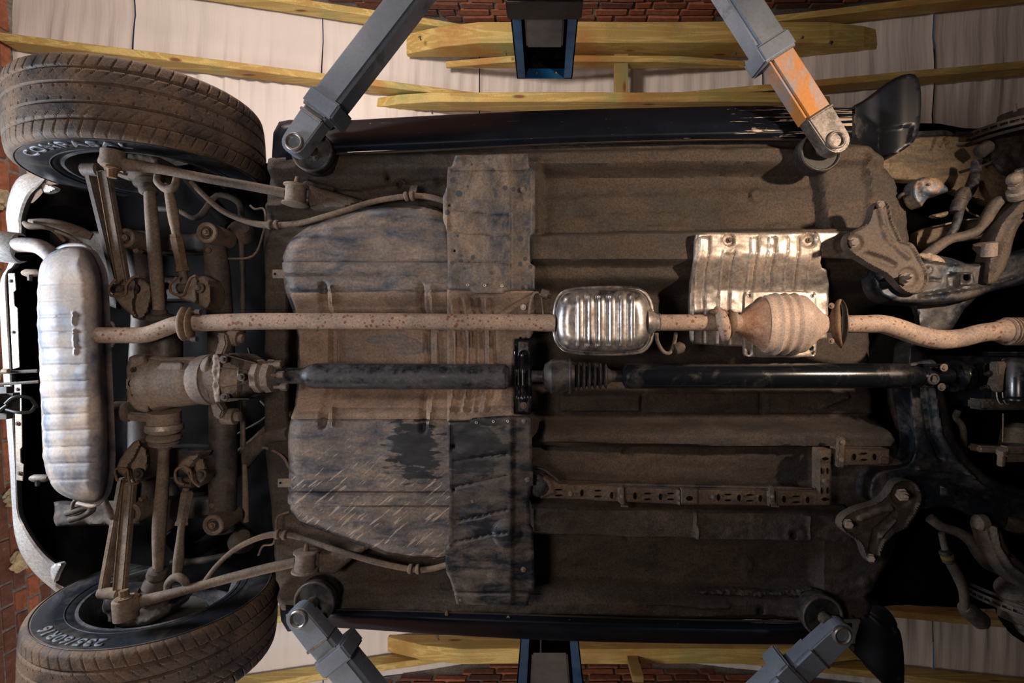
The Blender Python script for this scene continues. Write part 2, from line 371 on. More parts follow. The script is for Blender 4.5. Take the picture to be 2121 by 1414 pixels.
M['cat'] = dirty('catalyst_shell', (.46, .37, .32), (.54, .42, .34), .5, .6, .4, 14, (1, 1, 1), .2, 220, rust=.1, rustc=(.33, .15, .08))
M['catrust'] = dirty('catalyst_cone', (.28, .15, .10), (.44, .30, .22), .5, .7, .3, 26, (1, 1, 1), .25, 260, rust=.5, rustc=(.16, .06, .035))
M['chrome'] = dirty('resonator_steel', (.50, .50, .52), (.26, .19, .13), .30, .30, 1.0, 12, (1, 1, 1), .05, 90, drough=.6)
M['muffler'] = dirty('muffler_steel', (.13, .17, .24), (.48, .40, .34), .55, .5, .25, 8, (1, 1, 1), .06, 110, grain=.25, edge=.12)
M['alu'] = dirty('heat_shield', (.50, .465, .43), (.38, .30, .24), .38, .42, .85, 9, (1, 1, 1), .05, 160, drough=.7)
M['link'] = dirty('dusty_steel', (.07, .062, .058), (.235, .178, .132), .68, .6, .3, 11, (1, 1, 1), .35, 150, rust=.16)
M['rustlink'] = dirty('rusty_steel', (.13, .065, .03), (.26, .18, .12), .5, .7, .3, 14, (1, 1, 1), .4, 150, rust=.4)
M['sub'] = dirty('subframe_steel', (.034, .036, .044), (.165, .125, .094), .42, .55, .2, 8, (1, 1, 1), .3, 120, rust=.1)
M['cast'] = dirty('cast_alloy', (.16, .14, .13), (.30, .235, .185), .6, .55, .4, 9, (1, 1, 1), .3, 150)
M['castdark'] = dirty('cast_iron', (.035, .034, .038), (.17, .13, .10), .38, .45, .4, 9, (1, 1, 1), .25, 150)
M['rubberd'] = dirty('dusty_rubber', (.03, .027, .026), (.15, .115, .088), .5, .7, 0, 14, (1, 1, 1), .2, 150)
M['black'] = dirty('black_paint', (.010, .012, .017), (.12, .10, .085), .10, .26, .1, 8, (1, 3, 1), .06, 130, drough=.7)
M['shaft'] = dirty('shaft_paint', (.012, .017, .026), (.105, .10, .105), .48, .36, .4, 30, (1, 1, 1), .12, 130)
M['gloss'] = dirty('gloss_black', (.008, .010, .015), (.07, .06, .05), .15, .20, .3, 10, (1, 1, 1), .05, 130, grain=.2)
M['skirt'] = dirty('sill_plastic', (.006, .008, .014), (.10, .09, .08), .05, .42, 0, 30, (1, 2, 1), .03, 150, drough=.6, edge=.05, grain=.2, scratch=(.42, .80))
M['trimblack'] = dirty('arch_trim_plastic', (.006, .008, .013), (.09, .08, .07), .12, .45, 0, 9, (1, 1, 1), .04, 150, drough=.8, edge=.1, grain=.2)
M['subpaint'] = dirty('front_subframe_paint', (.022, .035, .055), (.14, .11, .085), .32, .33, .5, 9, (1, 1, 1), .2, 130)
M['armg'] = dirty('lift_arm_paint', (.32, .375, .46), (.10, .085, .075), .27, .36, .5, 11, (1, 1, 1), .06, 130, drough=.6, grain=.14, edge=.09)
M['armo'] = dirty('lift_arm_rusty', (.34, .36, .40), (.50, .21, .05), .60, .4, .3, 5, (2.5, 1, 1), .06, 130, drough=.6, grain=.15, edge=.07)
M['armsteel'] = dirty('bare_steel', (.36, .34, .33), (.14, .105, .085), .35, .32, .9, 12, (1, 1, 1), .15, 130)
M['pad'] = dirty('pad_rubber', (.014, .014, .017), (.10, .085, .07), .3, .5, .1, 14, (1, 1, 1), .2, 130)
M['tyre'] = dirty('tyre_tread', (.024, .024, .027), (.19, .125, .082), .58, .62, 0, 7, (1, 1, 1), .7, 160, edge=.12)
M['tyreside'] = dirty('tyre_side', (.018, .022, .030), (.11, .09, .07), .22, .42, 0, 8, (1, 1, 1), .2, 130)
M['letter'] = dirty('raised_letters', (.16, .19, .24), (.20, .17, .14), .3, .5, 0, 20, (1, 1, 1), .1, 130)
M['rim'] = dirty('rim_alloy', (.22, .24, .27), (.13, .10, .08), .35, .32, .8, 8, (1, 1, 1), .1, 130)
M['bumper'] = dirty('silver_paint', (.80, .82, .84), (.33, .27, .22), .18, .3, .35, 7, (1, 1, 1), .05, 130, coat=.4)
M['liner'] = dirty('arch_liner', (.05, .045, .042), (.21, .155, .095), .66, .8, 0, 7, (1, 3, 1), .5, 150)
M['horn'] = dirty('horn_paint', (.06, .10, .15), (.42, .24, .09), .40, .45, .3, 16, (1, 1, 1), .25, 150)
M['void'] = dirty('deep_shade_black', (.003, .003, .004), (.010, .009, .008), .35, .8, 0, 6, (1, 1, 1), .3, 100)  # near-black that puts deep shade into the colour of backings and holes
M['blue'] = dirty('blue_paint', (.006, .17, .48), (.02, .09, .22), .25, .42, .0, 9, (1, 1, 1), .04, 130, grain=.12)
M['greybox'] = dirty('carriage_paint', (.27, .27, .28), (.21, .20, .20), .3, .5, 0, 9, (1, 1, 1), .03, 130, grain=.1)
M['mortar'] = dirty('mortar', (.30, .275, .26), (.17, .155, .145), .5, .95, 0, 7, (1, 1, 1), 1.0, 60)
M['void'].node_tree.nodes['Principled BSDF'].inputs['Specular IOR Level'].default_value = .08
M['concrete'] = dirty('concrete_floor', (.19, .18, .17), (.11, .10, .095), .5, .8, 0, 2, (1, 1, 1), .3, 60)
M['foam'] = dirty('mounting_foam', (.45, .38, .22), (.55, .48, .32), .5, .95, 0, 20, (1, 1, 1), .8, 60)
M['skirt'].node_tree.nodes['Principled BSDF'].inputs['Specular IOR Level'].default_value = .12
M['linkd'] = dirty('dusty_steel_shaded', (.05, .046, .046), (.125, .097, .076), .62, .6, .3, 11, (1, 1, 1), .35, 150, rust=.12)  # darker copy of the dusty steel, shade of the front put into its colour
def wood(name, axis=0, tint=(1, 1, 1)):
    m, nt, b = nt_new(name); L = nt.links.new
    g = N(nt, 'ShaderNodeNewGeometry'); mp = N(nt, 'ShaderNodeMapping'); sc = [14, 14, 14]; sc[axis] = .9; mp.inputs['Scale'].default_value = sc; L(g.outputs['Position'], mp.inputs[0])
    oi = N(nt, 'ShaderNodeObjectInfo'); va = nt.nodes.new('ShaderNodeVectorMath'); va.operation = 'ADD'; L(mp.outputs[0], va.inputs[0])
    sc_ = nt.nodes.new('ShaderNodeMath'); sc_.operation = 'MULTIPLY'; L(oi.outputs['Random'], sc_.inputs[0]); sc_.inputs[1].default_value = 30; L(sc_.outputs[0], va.inputs[1])
    n1 = N(nt, 'ShaderNodeTexNoise', Scale=1.0, Detail=3.0, Distortion=.9); L(va.outputs[0], n1.inputs[0])
    wv = nt.nodes.new('ShaderNodeMath'); wv.operation = 'MULTIPLY'; L(n1.outputs[0], wv.inputs[0]); wv.inputs[1].default_value = 26
    si = nt.nodes.new('ShaderNodeMath'); si.operation = 'SINE'; L(wv.outputs[0], si.inputs[0])
    t = tint
    r1 = ramp(nt, si.outputs[0], .0, 1.0, (.47 * t[0], .33 * t[1], .10 * t[2], 1), (.62 * t[0], .47 * t[1], .17 * t[2], 1))
    n2 = N(nt, 'ShaderNodeTexNoise', Scale=2.2, Detail=4.0); L(g.outputs['Position'], n2.inputs[0])
    f2 = ramp(nt, n2.outputs[0], .5, .7); col = mixc(nt, f2.outputs[0], r1.outputs[0], (.40 * t[0], .20 * t[1], .055 * t[2]))
    n5 = N(nt, 'ShaderNodeTexNoise', Scale=3.0, Detail=3.0); L(g.outputs['Position'], n5.inputs[0]); n5.inputs['Scale'].default_value = 3.7
    f5 = ramp(nt, n5.outputs[0], .52, .8); col = mixc(nt, f5.outputs[0], col, (.30 * t[0], .34 * t[1], .13 * t[2]))
    vo = N(nt, 'ShaderNodeTexVoronoi', Scale=1.0); m2 = N(nt, 'ShaderNodeMapping'); s2 = [7, 7, 7]; s2[axis] = 2.0; m2.inputs['Scale'].default_value = s2; L(g.outputs['Position'], m2.inputs[0]); L(m2.outputs[0], vo.inputs[0])
    f3 = ramp(nt, vo.outputs['Distance'], .07, .13, (1, 1, 1, 1), (0, 0, 0, 1)); col = mixc(nt, f3.outputs[0], col, (.20, .07, .025))
    n4 = N(nt, 'ShaderNodeTexNoise', Scale=170.0, Detail=2.0); L(g.outputs['Position'], n4.inputs[0])
    v4 = ramp(nt, n4.outputs[0], .3, .7, (.8, .8, .8, 1), (1.1, 1.1, 1.1, 1)); col = mixc(nt, 1.0, col, v4.outputs[0], 'MULTIPLY')
    L(col, b.inputs['Base Color']); b.inputs['Roughness'].default_value = .72
    bp = N(nt, 'ShaderNodeBump', Strength=.3, Distance=.003); L(n4.outputs[0], bp.inputs['Height']); L(bp.outputs[0], b.inputs['Normal'])
    return m
M['wood'] = wood('yellow_timber', 0); M['woody'] = wood('yellow_timber_cross', 1, (.7, .72, .8))
def film():
    m, nt, b = nt_new('ceiling_film'); L = nt.links.new
    g = N(nt, 'ShaderNodeNewGeometry'); n1 = N(nt, 'ShaderNodeTexNoise', Scale=1.6, Detail=6.0); L(g.outputs['Position'], n1.inputs[0])
    r = ramp(nt, n1.outputs[0], .35, .7, (.62, .565, .53, 1), (.70, .65, .615, 1)); L(r.outputs[0], b.inputs['Base Color'])
    b.inputs['Roughness'].default_value = .75
    mp = N(nt, 'ShaderNodeMapping'); mp.inputs['Scale'].default_value = (10, .7, 1); L(g.outputs['Position'], mp.inputs[0])
    n2 = N(nt, 'ShaderNodeTexNoise', Scale=1.5, Detail=3.0); L(mp.outputs[0], n2.inputs[0])
    bp = N(nt, 'ShaderNodeBump', Strength=.35, Distance=.04); L(n2.outputs[0], bp.inputs['Height']); L(bp.outputs[0], b.inputs['Normal'])
    return m
M['film'] = film()
def brickm():
    m, nt, b = nt_new('red_brick'); L = nt.links.new
    oi = N(nt, 'ShaderNodeObjectInfo'); r = ramp(nt, oi.outputs['Random'], 0, 1, (.19, .065, .037, 1), (.40, .145, .075, 1))
    e = r.color_ramp.elements.new(.12); e.color = (.12, .055, .04, 1); e = r.color_ramp.elements.new(.5); e.color = (.33, .105, .052, 1)
    g = N(nt, 'ShaderNodeNewGeometry'); n1 = N(nt, 'ShaderNodeTexNoise', Scale=26.0, Detail=8.0, Roughness=.7); L(g.outputs['Position'], n1.inputs[0])
    v = ramp(nt, n1.outputs[0], .3, .7, (.55, .55, .55, 1), (1.2, 1.2, 1.2, 1)); col = mixc(nt, 1.0, r.outputs[0], v.outputs[0], 'MULTIPLY')
    f = ramp(nt, n1.outputs[0], .60, .72); col = mixc(nt, f.outputs[0], col, (.20, .16, .14)); L(col, b.inputs['Base Color'])
    b.inputs['Roughness'].default_value = .92
    bp = N(nt, 'ShaderNodeBump', Strength=.8, Distance=.006); L(n1.outputs[0], bp.inputs['Height']); L(bp.outputs[0], b.inputs['Normal'])
    return m
M['brick'] = brickm()
# ---------------------------------------------------------------- the garage: floor, brick walls, pitched roof lined with film
WX0, WX1, WY0, WY1 = -3.45, 4.6, -2.66, 2.62
ROOFZ = lambda x: CZ + (4.30 - .255 * abs(x - .15) if x < .15 else 4.30 - .19 * (x - .15))
tag(wbox('floor', WX0 - .3, WX1 + .3, WY0 - .3, WY1 + .3, -.12, 0, M['concrete'], None, 0), kind='structure')
def plane_wall(name, axis, c, a0, a1, z1f, out):
    """rough mortar face with its bricks as parts; axis 'x' wall at x=c running along y, or 'y' wall at y=c running along x"""
    n = 46
    verts = []; faces = []
    for i in range(n + 1):
        a = a0 + (a1 - a0) * i / n; zt = z1f(a)
        for z in np.linspace(0, zt, 40):
            d = .006 * random.uniform(-1, 1)
            verts.append((c + d, a, z) if axis == 'x' else (a, c + d, z))
    for i in range(n):
        for j in range(39): faces.append([i * 40 + j, i * 40 + j + 1, (i + 1) * 40 + j + 1, (i + 1) * 40 + j])
    o = mk(name, verts, faces, M['mortar'], None); o['kind'] = 'structure'
    return o
wl = plane_wall('wall_left', 'x', WX0, WY0, WY1, lambda a: ROOFZ(WX0) + .05, -1)
wr = plane_wall('wall_right', 'x', WX1, WY0, WY1, lambda a: ROOFZ(WX1) + .05, 1)
wb = plane_wall('wall_back', 'y', WY0, WX0, WX1, lambda a: ROOFZ(a) + .05, -1)
wf = plane_wall('wall_front', 'y', WY1, WX0, WX1, lambda a: ROOFZ(a) + .05, 1)
def brick_mesh(l, k):
    bm = bmesh.new(); bmesh.ops.create_cube(bm, size=1); bmesh.ops.scale(bm, vec=(l, .05, .062), verts=bm.verts)
    bmesh.ops.bevel(bm, geom=list(bm.edges), offset=.006, segments=1, affect='EDGES')
    for v in bm.verts: v.co += Vector((random.uniform(-1, 1), random.uniform(-1, 1), random.uniform(-1, 1))) * .0025
    me = bpy.data.meshes.new('brick'); bm.to_mesh(me); bm.free(); me.materials.append(M['brick']); return me
BM = [brick_mesh(.25, i) for i in range(4)] + [brick_mesh(.12, i) for i in range(3)]
def bricks(wall, axis, c, a0, a1, z0, z1f, inward, seen, limit=296):
    """running bond; every brick the photo can show is an object, the rest of the wall is one joined part"""
    pos = []; z = .037; row = 0
    while z < 4.9:
        a = a0 + (.065 if row % 2 else 0) + random.uniform(0, .03)
        while a < a1:
            l = .25 if random.random() < .72 else .12
            if a + l / 2 < a1 and z + .03 < z1f(a + l / 2): pos.append((a + l / 2, z, l))
            a += l + .016 + random.uniform(0, .007)
        z += .079; row += 1
    far = []; near = []
    for p in pos: (near if seen(p[0], p[1]) else far).append(p)
    near.sort(key=lambda p: -p[1]); far += near[limit:]; near = near[:limit]
    for (a, z, l) in near:
        me = random.choice(BM[:4] if l > .2 else BM[4:]); d = random.uniform(-.016, -.006) * inward
        loc = (c + d, a, z) if axis == 'x' else (a, c + d, z)
        o = put('brick', me, M['brick'], wall, loc); o.rotation_euler = (random.uniform(-.02, .02), random.uniform(-.015, .015), (math.pi / 2 if axis == 'x' else 0) + random.uniform(-.02, .02))
    V = []; Fc = []
    for (a, z, l) in far:
        k = len(V); x0, x1 = a - l / 2, a + l / 2; zz0, zz1 = z - .032, z + .032; q = c + inward * random.uniform(.006, .016); w0 = c - inward * .01
        for s, t in ((x0, zz0), (x1, zz0), (x1, zz1), (x0, zz1)): V.append((q, s, t) if axis == 'x' else (s, q, t))
        for s, t in ((x0, zz0), (x1, zz0), (x1, zz1), (x0, zz1)): V.append((w0, s, t) if axis == 'x' else (s, w0, t))
        Fc += [[k, k + 1, k + 2, k + 3], [k, k + 4, k + 5, k + 1], [k + 1, k + 5, k + 6, k + 2], [k + 2, k + 6, k + 7, k + 3], [k + 3, k + 7, k + 4, k]]
    o = mk('brickwork', V, Fc, M['brick'], wall, False, fix=True); o['kind'] = 'stuff'
def pxy(x, y, z): h = z - CZ; return (CX + x / h * F, CY + y / h * F) if h > .2 else (9e9, 9e9)
def inframe(x, y, z, mg=12): u, v = pxy(x, y, z); return -mg < u < 2121 + mg and -mg < v < 1414 + mg
bricks(wl, 'x', WX0, WY0, WY1, 0, lambda a: ROOFZ(WX0), 1, lambda a, z: inframe(WX0, a, z))
bricks(wb, 'y', WY0, WX0, WX1, 0, lambda a: ROOFZ(a), 1, lambda a, z: inframe(a, WY0, z) and a > -1.2)
bricks(wf, 'y', WY1, WX0, WX1, 0, lambda a: ROOFZ(a), -1, lambda a, z: inframe(a, WY1, z) and a > -1.6)
wl.rotation_euler = (0, 0, -.075)
bricks(wr, 'x', WX1, WY0, WY1, 0, lambda a: ROOFZ(WX1), -1, lambda a, z: False)
for (x, y, z) in ((-3.41, -1.72, 3.62), (-3.41, -.95, 3.55), (-3.41, .18, 3.4), (-3.41, .95, 3.5), (-3.41, 1.35, 3.5)):
    bm = bmesh.new(); bmesh.ops.create_icosphere(bm, subdivisions=3, radius=.06)
    for v in bm.verts: v.co *= 1 + random.uniform(-.3, .3); v.co.x *= .5
    bmesh.ops.translate(bm, verts=bm.verts, vec=(x, y, z)); bmk('mounting_foam', bm, M['foam'], wl, label='yellowish expanding foam in a brick joint')
# ceiling film in panels with seams running across
ceil = empty('ceiling', (0, 0, CZ + 4.3), kind='structure')
def film_panel(x0, x1, nm='film_panel'):
    nx = max(8, int((x1 - x0) / .018)); ny = 90; xs = np.linspace(x0 + .004, x1 - .004, nx); ys = np.linspace(WY0, WY1, ny); X, Y = np.meshgrid(xs, ys)
    z0 = np.array([ROOFZ(x) for x in xs])[None, :] + .06
    fold = np.zeros(X.shape)
    amp = .022 * np.exp(-((np.abs(Y) - 1.95) / .28) ** 2) + .007
    fold += amp * (vnoise(X * 14, Y * .6, 1, 3) + .9 * vnoise(X * 30 + Y * 2, Y * .9, 1, 5)) * (.4 + 1.3 * (vnoise(X * 1.3, Y * .7, 1, 9) + .5))
    sag = .035 * np.abs(np.sin((Y - .1) / .62 * math.pi)) ** .7
    edge = np.minimum(X - x0, x1 - X); fold += -.02 * np.exp(-edge / .01)
    Z = z0 - sag * .6 + fold
    V = np.stack([X, Y, Z], 2).reshape(-1, 3)
    Fc = [[j * nx + i, (j + 1) * nx + i, (j + 1) * nx + i + 1, j * nx + i + 1] for j in range(ny - 1) for i in range(nx - 1)]
    return mk(nm, V, Fc, M['film'], ceil, True, 80)
seams = [-3.68, -2.92, -1.72, -.55, .65, 1.75, 2.95, 3.75, 4.6]
for a, b in zip(seams[:-1], seams[1:]): film_panel(a, b)
wbox('roof_board', WX0, .15, WY0, WY1, CZ + 4.45, CZ + 4.5, M['void'], ceil, 0); wbox('roof_board', .15, WX1, WY0, WY1, CZ + 4.45, CZ + 4.5, M['void'], ceil, 0)
# ---- roof trusses: two rafters, tie boards; each an object with parts
def beam(name, x0, x1, zf, y0, th, dz, parent, m=None, label=None, taper0=0, taper1=0):
    """board running along x, its lower edge at zf(x); y0..y0+th; dz tall; tapered lower corners"""
    xs = np.linspace(x0, x1, 14); V = []; Fc = []
    for i, x in enumerate(xs):
        z = zf(x); t0 = dz * .8 * max(0, 1 - (x - x0) / taper0) if taper0 else 0; t1 = dz * .8 * max(0, 1 - (x1 - x) / taper1) if taper1 else 0
        zl = z + max(t0, t1); wob = .004 * math.sin(x * 5 + y0)
        V += [(x, y0, zl + wob), (x, y0 + th, zl + wob), (x, y0 + th, z + dz), (x, y0, z + dz)]
    n = len(xs)
    for i in range(n - 1):
        for j in range(4): k = (j + 1) % 4; Fc.append([i * 4 + j, i * 4 + k, (i + 1) * 4 + k, (i + 1) * 4 + j])
    Fc += [[0, 1, 2, 3], [(n - 1) * 4 + 3, (n - 1) * 4 + 2, (n - 1) * 4 + 1, (n - 1) * 4]]
    o = mk(name, V, Fc, m or M['wood'], parent, False, label=label, fix=True)
    bm = bmesh.new(); bm.from_mesh(o.data); bmesh.ops.bevel(bm, geom=[e for e in bm.edges if len(e.link_faces) == 2 and e.calc_face_angle(0) > .8], offset=.004, segments=1, affect='EDGES'); bm.to_mesh(o.data); bm.free()
    return o
RL = lambda drop: (lambda x: ROOFZ(x) - .115 - drop)
def screw(px, py, h, parent): lathe('screw', (px, py, h), (px + 3, py + 7, h + .02), [(0, 3.4), (.1, 3.6), (.3, 1.6), (1, 1.6)], M['armsteel'], parent, 8)
s = 1
def truss(label, y, s, tie_x0, tie_x1, tie_z, dz, ty0, tth, th=.05):
    t = empty('roof_truss', (0, y, ROOFZ(0) - .1), label, 'roof truss')
    ya = y - th / 2
    beam('rafter', WX0 - .1, .62, lambda x: ROOFZ(min(x, .15)) - .12 if x < .15 else ROOFZ(.15) - .12 + .0 * x, ya, th, .125, t, taper1=.5)
    beam('rafter', -.3, WX1, lambda x: ROOFZ(max(x, .15)) - .12, ya + s * .002, th, .125, t, taper0=.5)
    beam('tie_board', tie_x0, tie_x1, lambda x: tie_z, ty0, tth, dz, t, taper0=.45, taper1=.45)
    return t
t1 = truss('yellow timber roof truss along the brick wall past the bright row of ceiling film', -2.55, -1, -1.1, 2.75, CZ + 3.80, .19, -2.48, .16)
t2 = truss('yellow timber roof truss whose tie board runs over the edge of the scratched black sill', -2.02, -1, -1.45, 2.45, CZ + 3.88, .15, -1.985, .075)
t3 = truss('yellow timber roof truss mostly hidden behind the darker sill, seen only past both ends', 1.98, 1, -1.3, 2.4, CZ + 3.88, .15, 1.87, .075)
t4 = truss('yellow timber roof truss along the brick wall beyond the darker sill', 2.45, 1, -1.25, 2.7, CZ + 3.80, .19, 2.29, .115)
for tr in (t1,): beam('splice_board', -.8, 1.6, lambda x: CZ + 3.93, -2.30, .05, .10, tr, taper0=.5, taper1=.6)
for (a, b, c, t) in ((869, 76, 3.78, t1), (1046, 107, 3.8, t1), (1522, 108, 3.8, t1), (1660, 77, 3.8, t1), (1719, 86, 3.8, t1), (893, 229, 3.95, t2), (906, 1318, 3.82, t4)): screw(a, b, c, t)
prl = empty('ceiling_strut', (.59, -2.2, CZ + 3.9), 'short brown timber strut bridging the two trusses beside the blue lift column', 'strut')
beam_ = wbox('strut_board', .545, .655, -2.42, -1.96, CZ + 3.95, CZ + 4.0, M['woody'], prl, .004)
wbox('hanging_block', .62, .70, 2.34, 2.385, CZ + 3.56, CZ + 3.83, M['woody'], t4, .003)

# ---------------------------------------------------------------- two-post lift
def column(label, x, yi, s, z1, carr):
    """channel post open towards the car: yi inner face, s outward direction"""
    c = empty('lift_column', (x, yi + s * .15, 0), label, 'lift column', 'posts of the car lift')
    w2 = .147; t = .008; yo = yi + s * .30
    V = []; a, b = min(yi, yo), max(yi, yo)
    wbox('column_side', x - w2, x - w2 + t, a, b, 0, z1, M['blue'], c, .002); wbox('column_side', x + w2 - t, x + w2, a, b, 0, z1, M['blue'], c, .002)
    yb = (yo, yo - s * t); wbox('column_back', x - w2, x + w2, min(yb), max(yb), 0, z1, M['gloss'], c, .002)
    yf = (yi, yi + s * t)
    for q in (-1, 1):
        xa = x + q * w2; xb = x + q * (w2 - .045); wbox('front_flange', min(xa, xb), max(xa, xb), min(yf), max(yf), 0, z1, M['blue'], c, .002)
    ye = (yi, yi + s * .05); wbox('top_plate', x - w2, x + w2, min(ye), max(ye), z1 - .012, z1, M['blue'], c, .002)
    wbox('top_cap', x - w2, x + w2, min(yi + s * .05, yo), max(yi + s * .05, yo), z1 - .01, z1, M['gloss'], c, 0)
    for q in (-.04, .06):
        bm = bmesh.new(); bmesh.ops.create_uvsphere(bm, u_segments=10, v_segments=6, radius=.009); bmesh.ops.translate(bm, verts=bm.verts, vec=(x + q, yi + s * .025, z1 - .014)); bmk('rivet', bm, M['alu'], c)
    wbox('base_plate', x - .25, x + .25, min(yi - s * .05, yo), max(yi - s * .05, yo), 0, .02, M['blue'], c, .003)
    if carr:
        yc = (yi + s * .02, yi + s * .13)
        wbox('carriage', x - .088, x + .088, min(yc), max(yc), carr[0], carr[1], M['greybox'], c, .008, label='plain grey carriage inside the post')
    yr = yi + s * .07; o = mk('cable', *rings([(x - .045, yr, .3), (x - .045, yr, z1 - .2)], [.004, .004], 8), M['armsteel'], c, fix=True)
    return c
ca = column('blue lift post with grey carriage and black strap beside the bright ceiling strip', -.005, -1.43, -1, CZ + 2.66, (CZ + 1.0, CZ + 2.42))
wbox('strap', -.165, .155, -1.60, -1.415, CZ + 2.04, CZ + 2.16, M['pad'], ca, .006, label='wide black strap round the post')
cb = column('blue lift post standing behind the darker sill over the lower brick wall', .02, 1.47, 1, CZ + 2.9, (CZ + 1.0, CZ + 2.45))
def arm(label, colp, hub, coll, outer, w_in, w_out, padxy, orange=False, hb=1.50):
    """telescopic arm: hub/coll/outer in pixels at distance hb; runs to the post"""
    hx, hy = hub; cx_, cy_ = coll; ox, oy = outer
    a = empty('lift_arm', P(ox, oy, hb), label, 'lift arm', 'swing arms of the car lift')
    d = np.array([hx - cx_, hy - cy_], float); L = np.linalg.norm(d); d /= L; n_ = np.array([-d[1], d[0]])
    m_in = M['armo'] if orange else M['armg']
    obar('outer_tube', (ox, oy, hb), (cx_, cy_, hb), w_out, .085, M['armg'], a, .011)
    c0 = np.array([cx_, cy_]) - d * 12; c1 = np.array([cx_, cy_]) + d * 26
    obar('collar', (c0[0], c0[1], hb - .008), (c1[0], c1[1], hb - .008), w_out + 12, .105, M['armg'], a, .006)
    p0 = np.array([cx_, cy_]) - d * 40; p1 = np.array([hx, hy]) - d * 62
    obar('inner_tube', (p0[0], p0[1], hb + .006), (p1[0], p1[1], hb + .006), w_in, .068, m_in, a, .009)
    # end plate with round nose
    r = w_in / 2 * .93; e0 = np.array([hx, hy]) - d * 70; ol = [tuple(e0 - n_ * (w_in / 2)), tuple(e0 + n_ * (w_in / 2))]
    e1 = np.array([hx, hy]) - d * 20; ol = [tuple(e0 + n_ * (w_in / 2)), tuple(e0 - n_ * (w_in / 2))]
    an0 = math.atan2(-n_[1], -n_[0])
    for i in range(13): an = an0 + math.pi * i / 12; ol.append((hx + r * math.cos(an), hy + r * math.sin(an)))
    if sum((ol[i][0] - ol[i - 1][0]) * (ol[i][1] + ol[i - 1][1]) for i in range(len(ol))) == 0: pass
    # choose the arc side that bulges along d
    mid = np.array(ol[8]); 
    if (mid - np.array([hx, hy])) @ d < 0:
        ol = ol[:2] + [(hx + r * math.cos(an0 - math.pi * i / 12), hy + r * math.sin(an0 - math.pi * i / 12)) for i in range(13)]
    prism('end_plate', ol, hb, .055, M['armsteel'] if orange else M['armg'], a, .004)
    w0 = np.array([hx, hy]) - d * 66
    tube('weld_bead', [tuple(w0 - n_ * w_in * .48) + (hb + .002,), tuple(w0 + n_ * w_in * .48) + (hb + .002,)], 3.5, M['armsteel'], a, 8)
    w1 = c1; tube('weld_bead', [tuple(w1 - n_ * w_in * .5) + (hb + .004,), tuple(w1 + n_ * w_in * .5) + (hb + .004,)], 4, M['armsteel'], a, 8)
    flat_disc('hub_sleeve', hx, hy, hb - .010, 19, .06, M['armsteel'], a, r_in=13.5); flat_disc('hub_pin', hx, hy, hb + .012, 13.8, .05, M['castdark'], a)
    mm = ((hx + padxy[0]) / 2, (hy + padxy[1]) / 2)
    hp = 1.575
    wx = P(hx, hy, hb); 
    pa = flat_disc('lift_pad', padxy[0], padxy[1], hp, 43, .05, M['pad'], a); flat_disc('pad_lip', padxy[0], padxy[1], hp - .008, 43, .02, M['castdark'], a, r_in=37)
    c = P(padxy[0], padxy[1], hp); V, Fc = rings([(c[0], c[1], wx[2] + .04), (c[0], c[1], c[2] + .01)], [.02, .02], 16); mk('pad_screw', V, Fc, M['castdark'], a, fix=True)
    bolt(padxy[0] + 8, padxy[1] + 15, hp, 6, M['castdark'], a)
    wb_ = np.array([cx_, cy_]) + n_ * (w_out / 2) * (1 if n_[1] > 0 else -1) + d * 18
    return a, d, n_
arm('grey steel lift arm crossing the bright film above the large tyre', ca, (607, 292), (668, 205), (1042, -280), 54, 62, (645, 312))
arm('lift arm with orange rusty inner tube reaching the scratched end of the black sill', ca, (1735, 288), (1606, 86), (1372, -280), 58, 66, (1702, 312), orange=True)
arm('lift arm with open round hub holding the darker sill near the lower tyre', cb, (616, 1284), (692, 1378), (960, 1710), 54, 62, (650, 1248))
arm('lift arm at the lower right under the curved black wheel arch trim', cb, (1747, 1318), (1640, 1420), (1330, 1715), 54, 64, (1706, 1278), orange=False)
# ---------------------------------------------------------------- the car seen from below
car = empty('car', P(1100, 780, 1.6), 'dusty car raised on the lift, its whole rusty and muddy underside showing', 'car')
def J(pts, n=1): return pts
# body above the pans: closes the view upwards
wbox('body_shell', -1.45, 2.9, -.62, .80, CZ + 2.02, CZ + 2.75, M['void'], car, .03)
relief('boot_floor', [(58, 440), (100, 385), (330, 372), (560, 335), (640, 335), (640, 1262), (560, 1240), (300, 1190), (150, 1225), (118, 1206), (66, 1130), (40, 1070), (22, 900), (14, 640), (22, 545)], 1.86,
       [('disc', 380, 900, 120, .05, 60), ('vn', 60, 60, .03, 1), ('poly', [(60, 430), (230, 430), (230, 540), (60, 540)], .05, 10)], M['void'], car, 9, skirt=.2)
relief('engine_bay_backdrop', [(1760, 250), (1990, 262), (2300, 262), (2300, 1262), (2010, 1262), (1990, 1262), (1800, 1250), (1780, 800)], 1.98, [('vn', 60, 60, .04, 4)], M['void'], car, 12, skirt=.1)  # dark backdrop sheet added to stand for the shade up in the engine bay
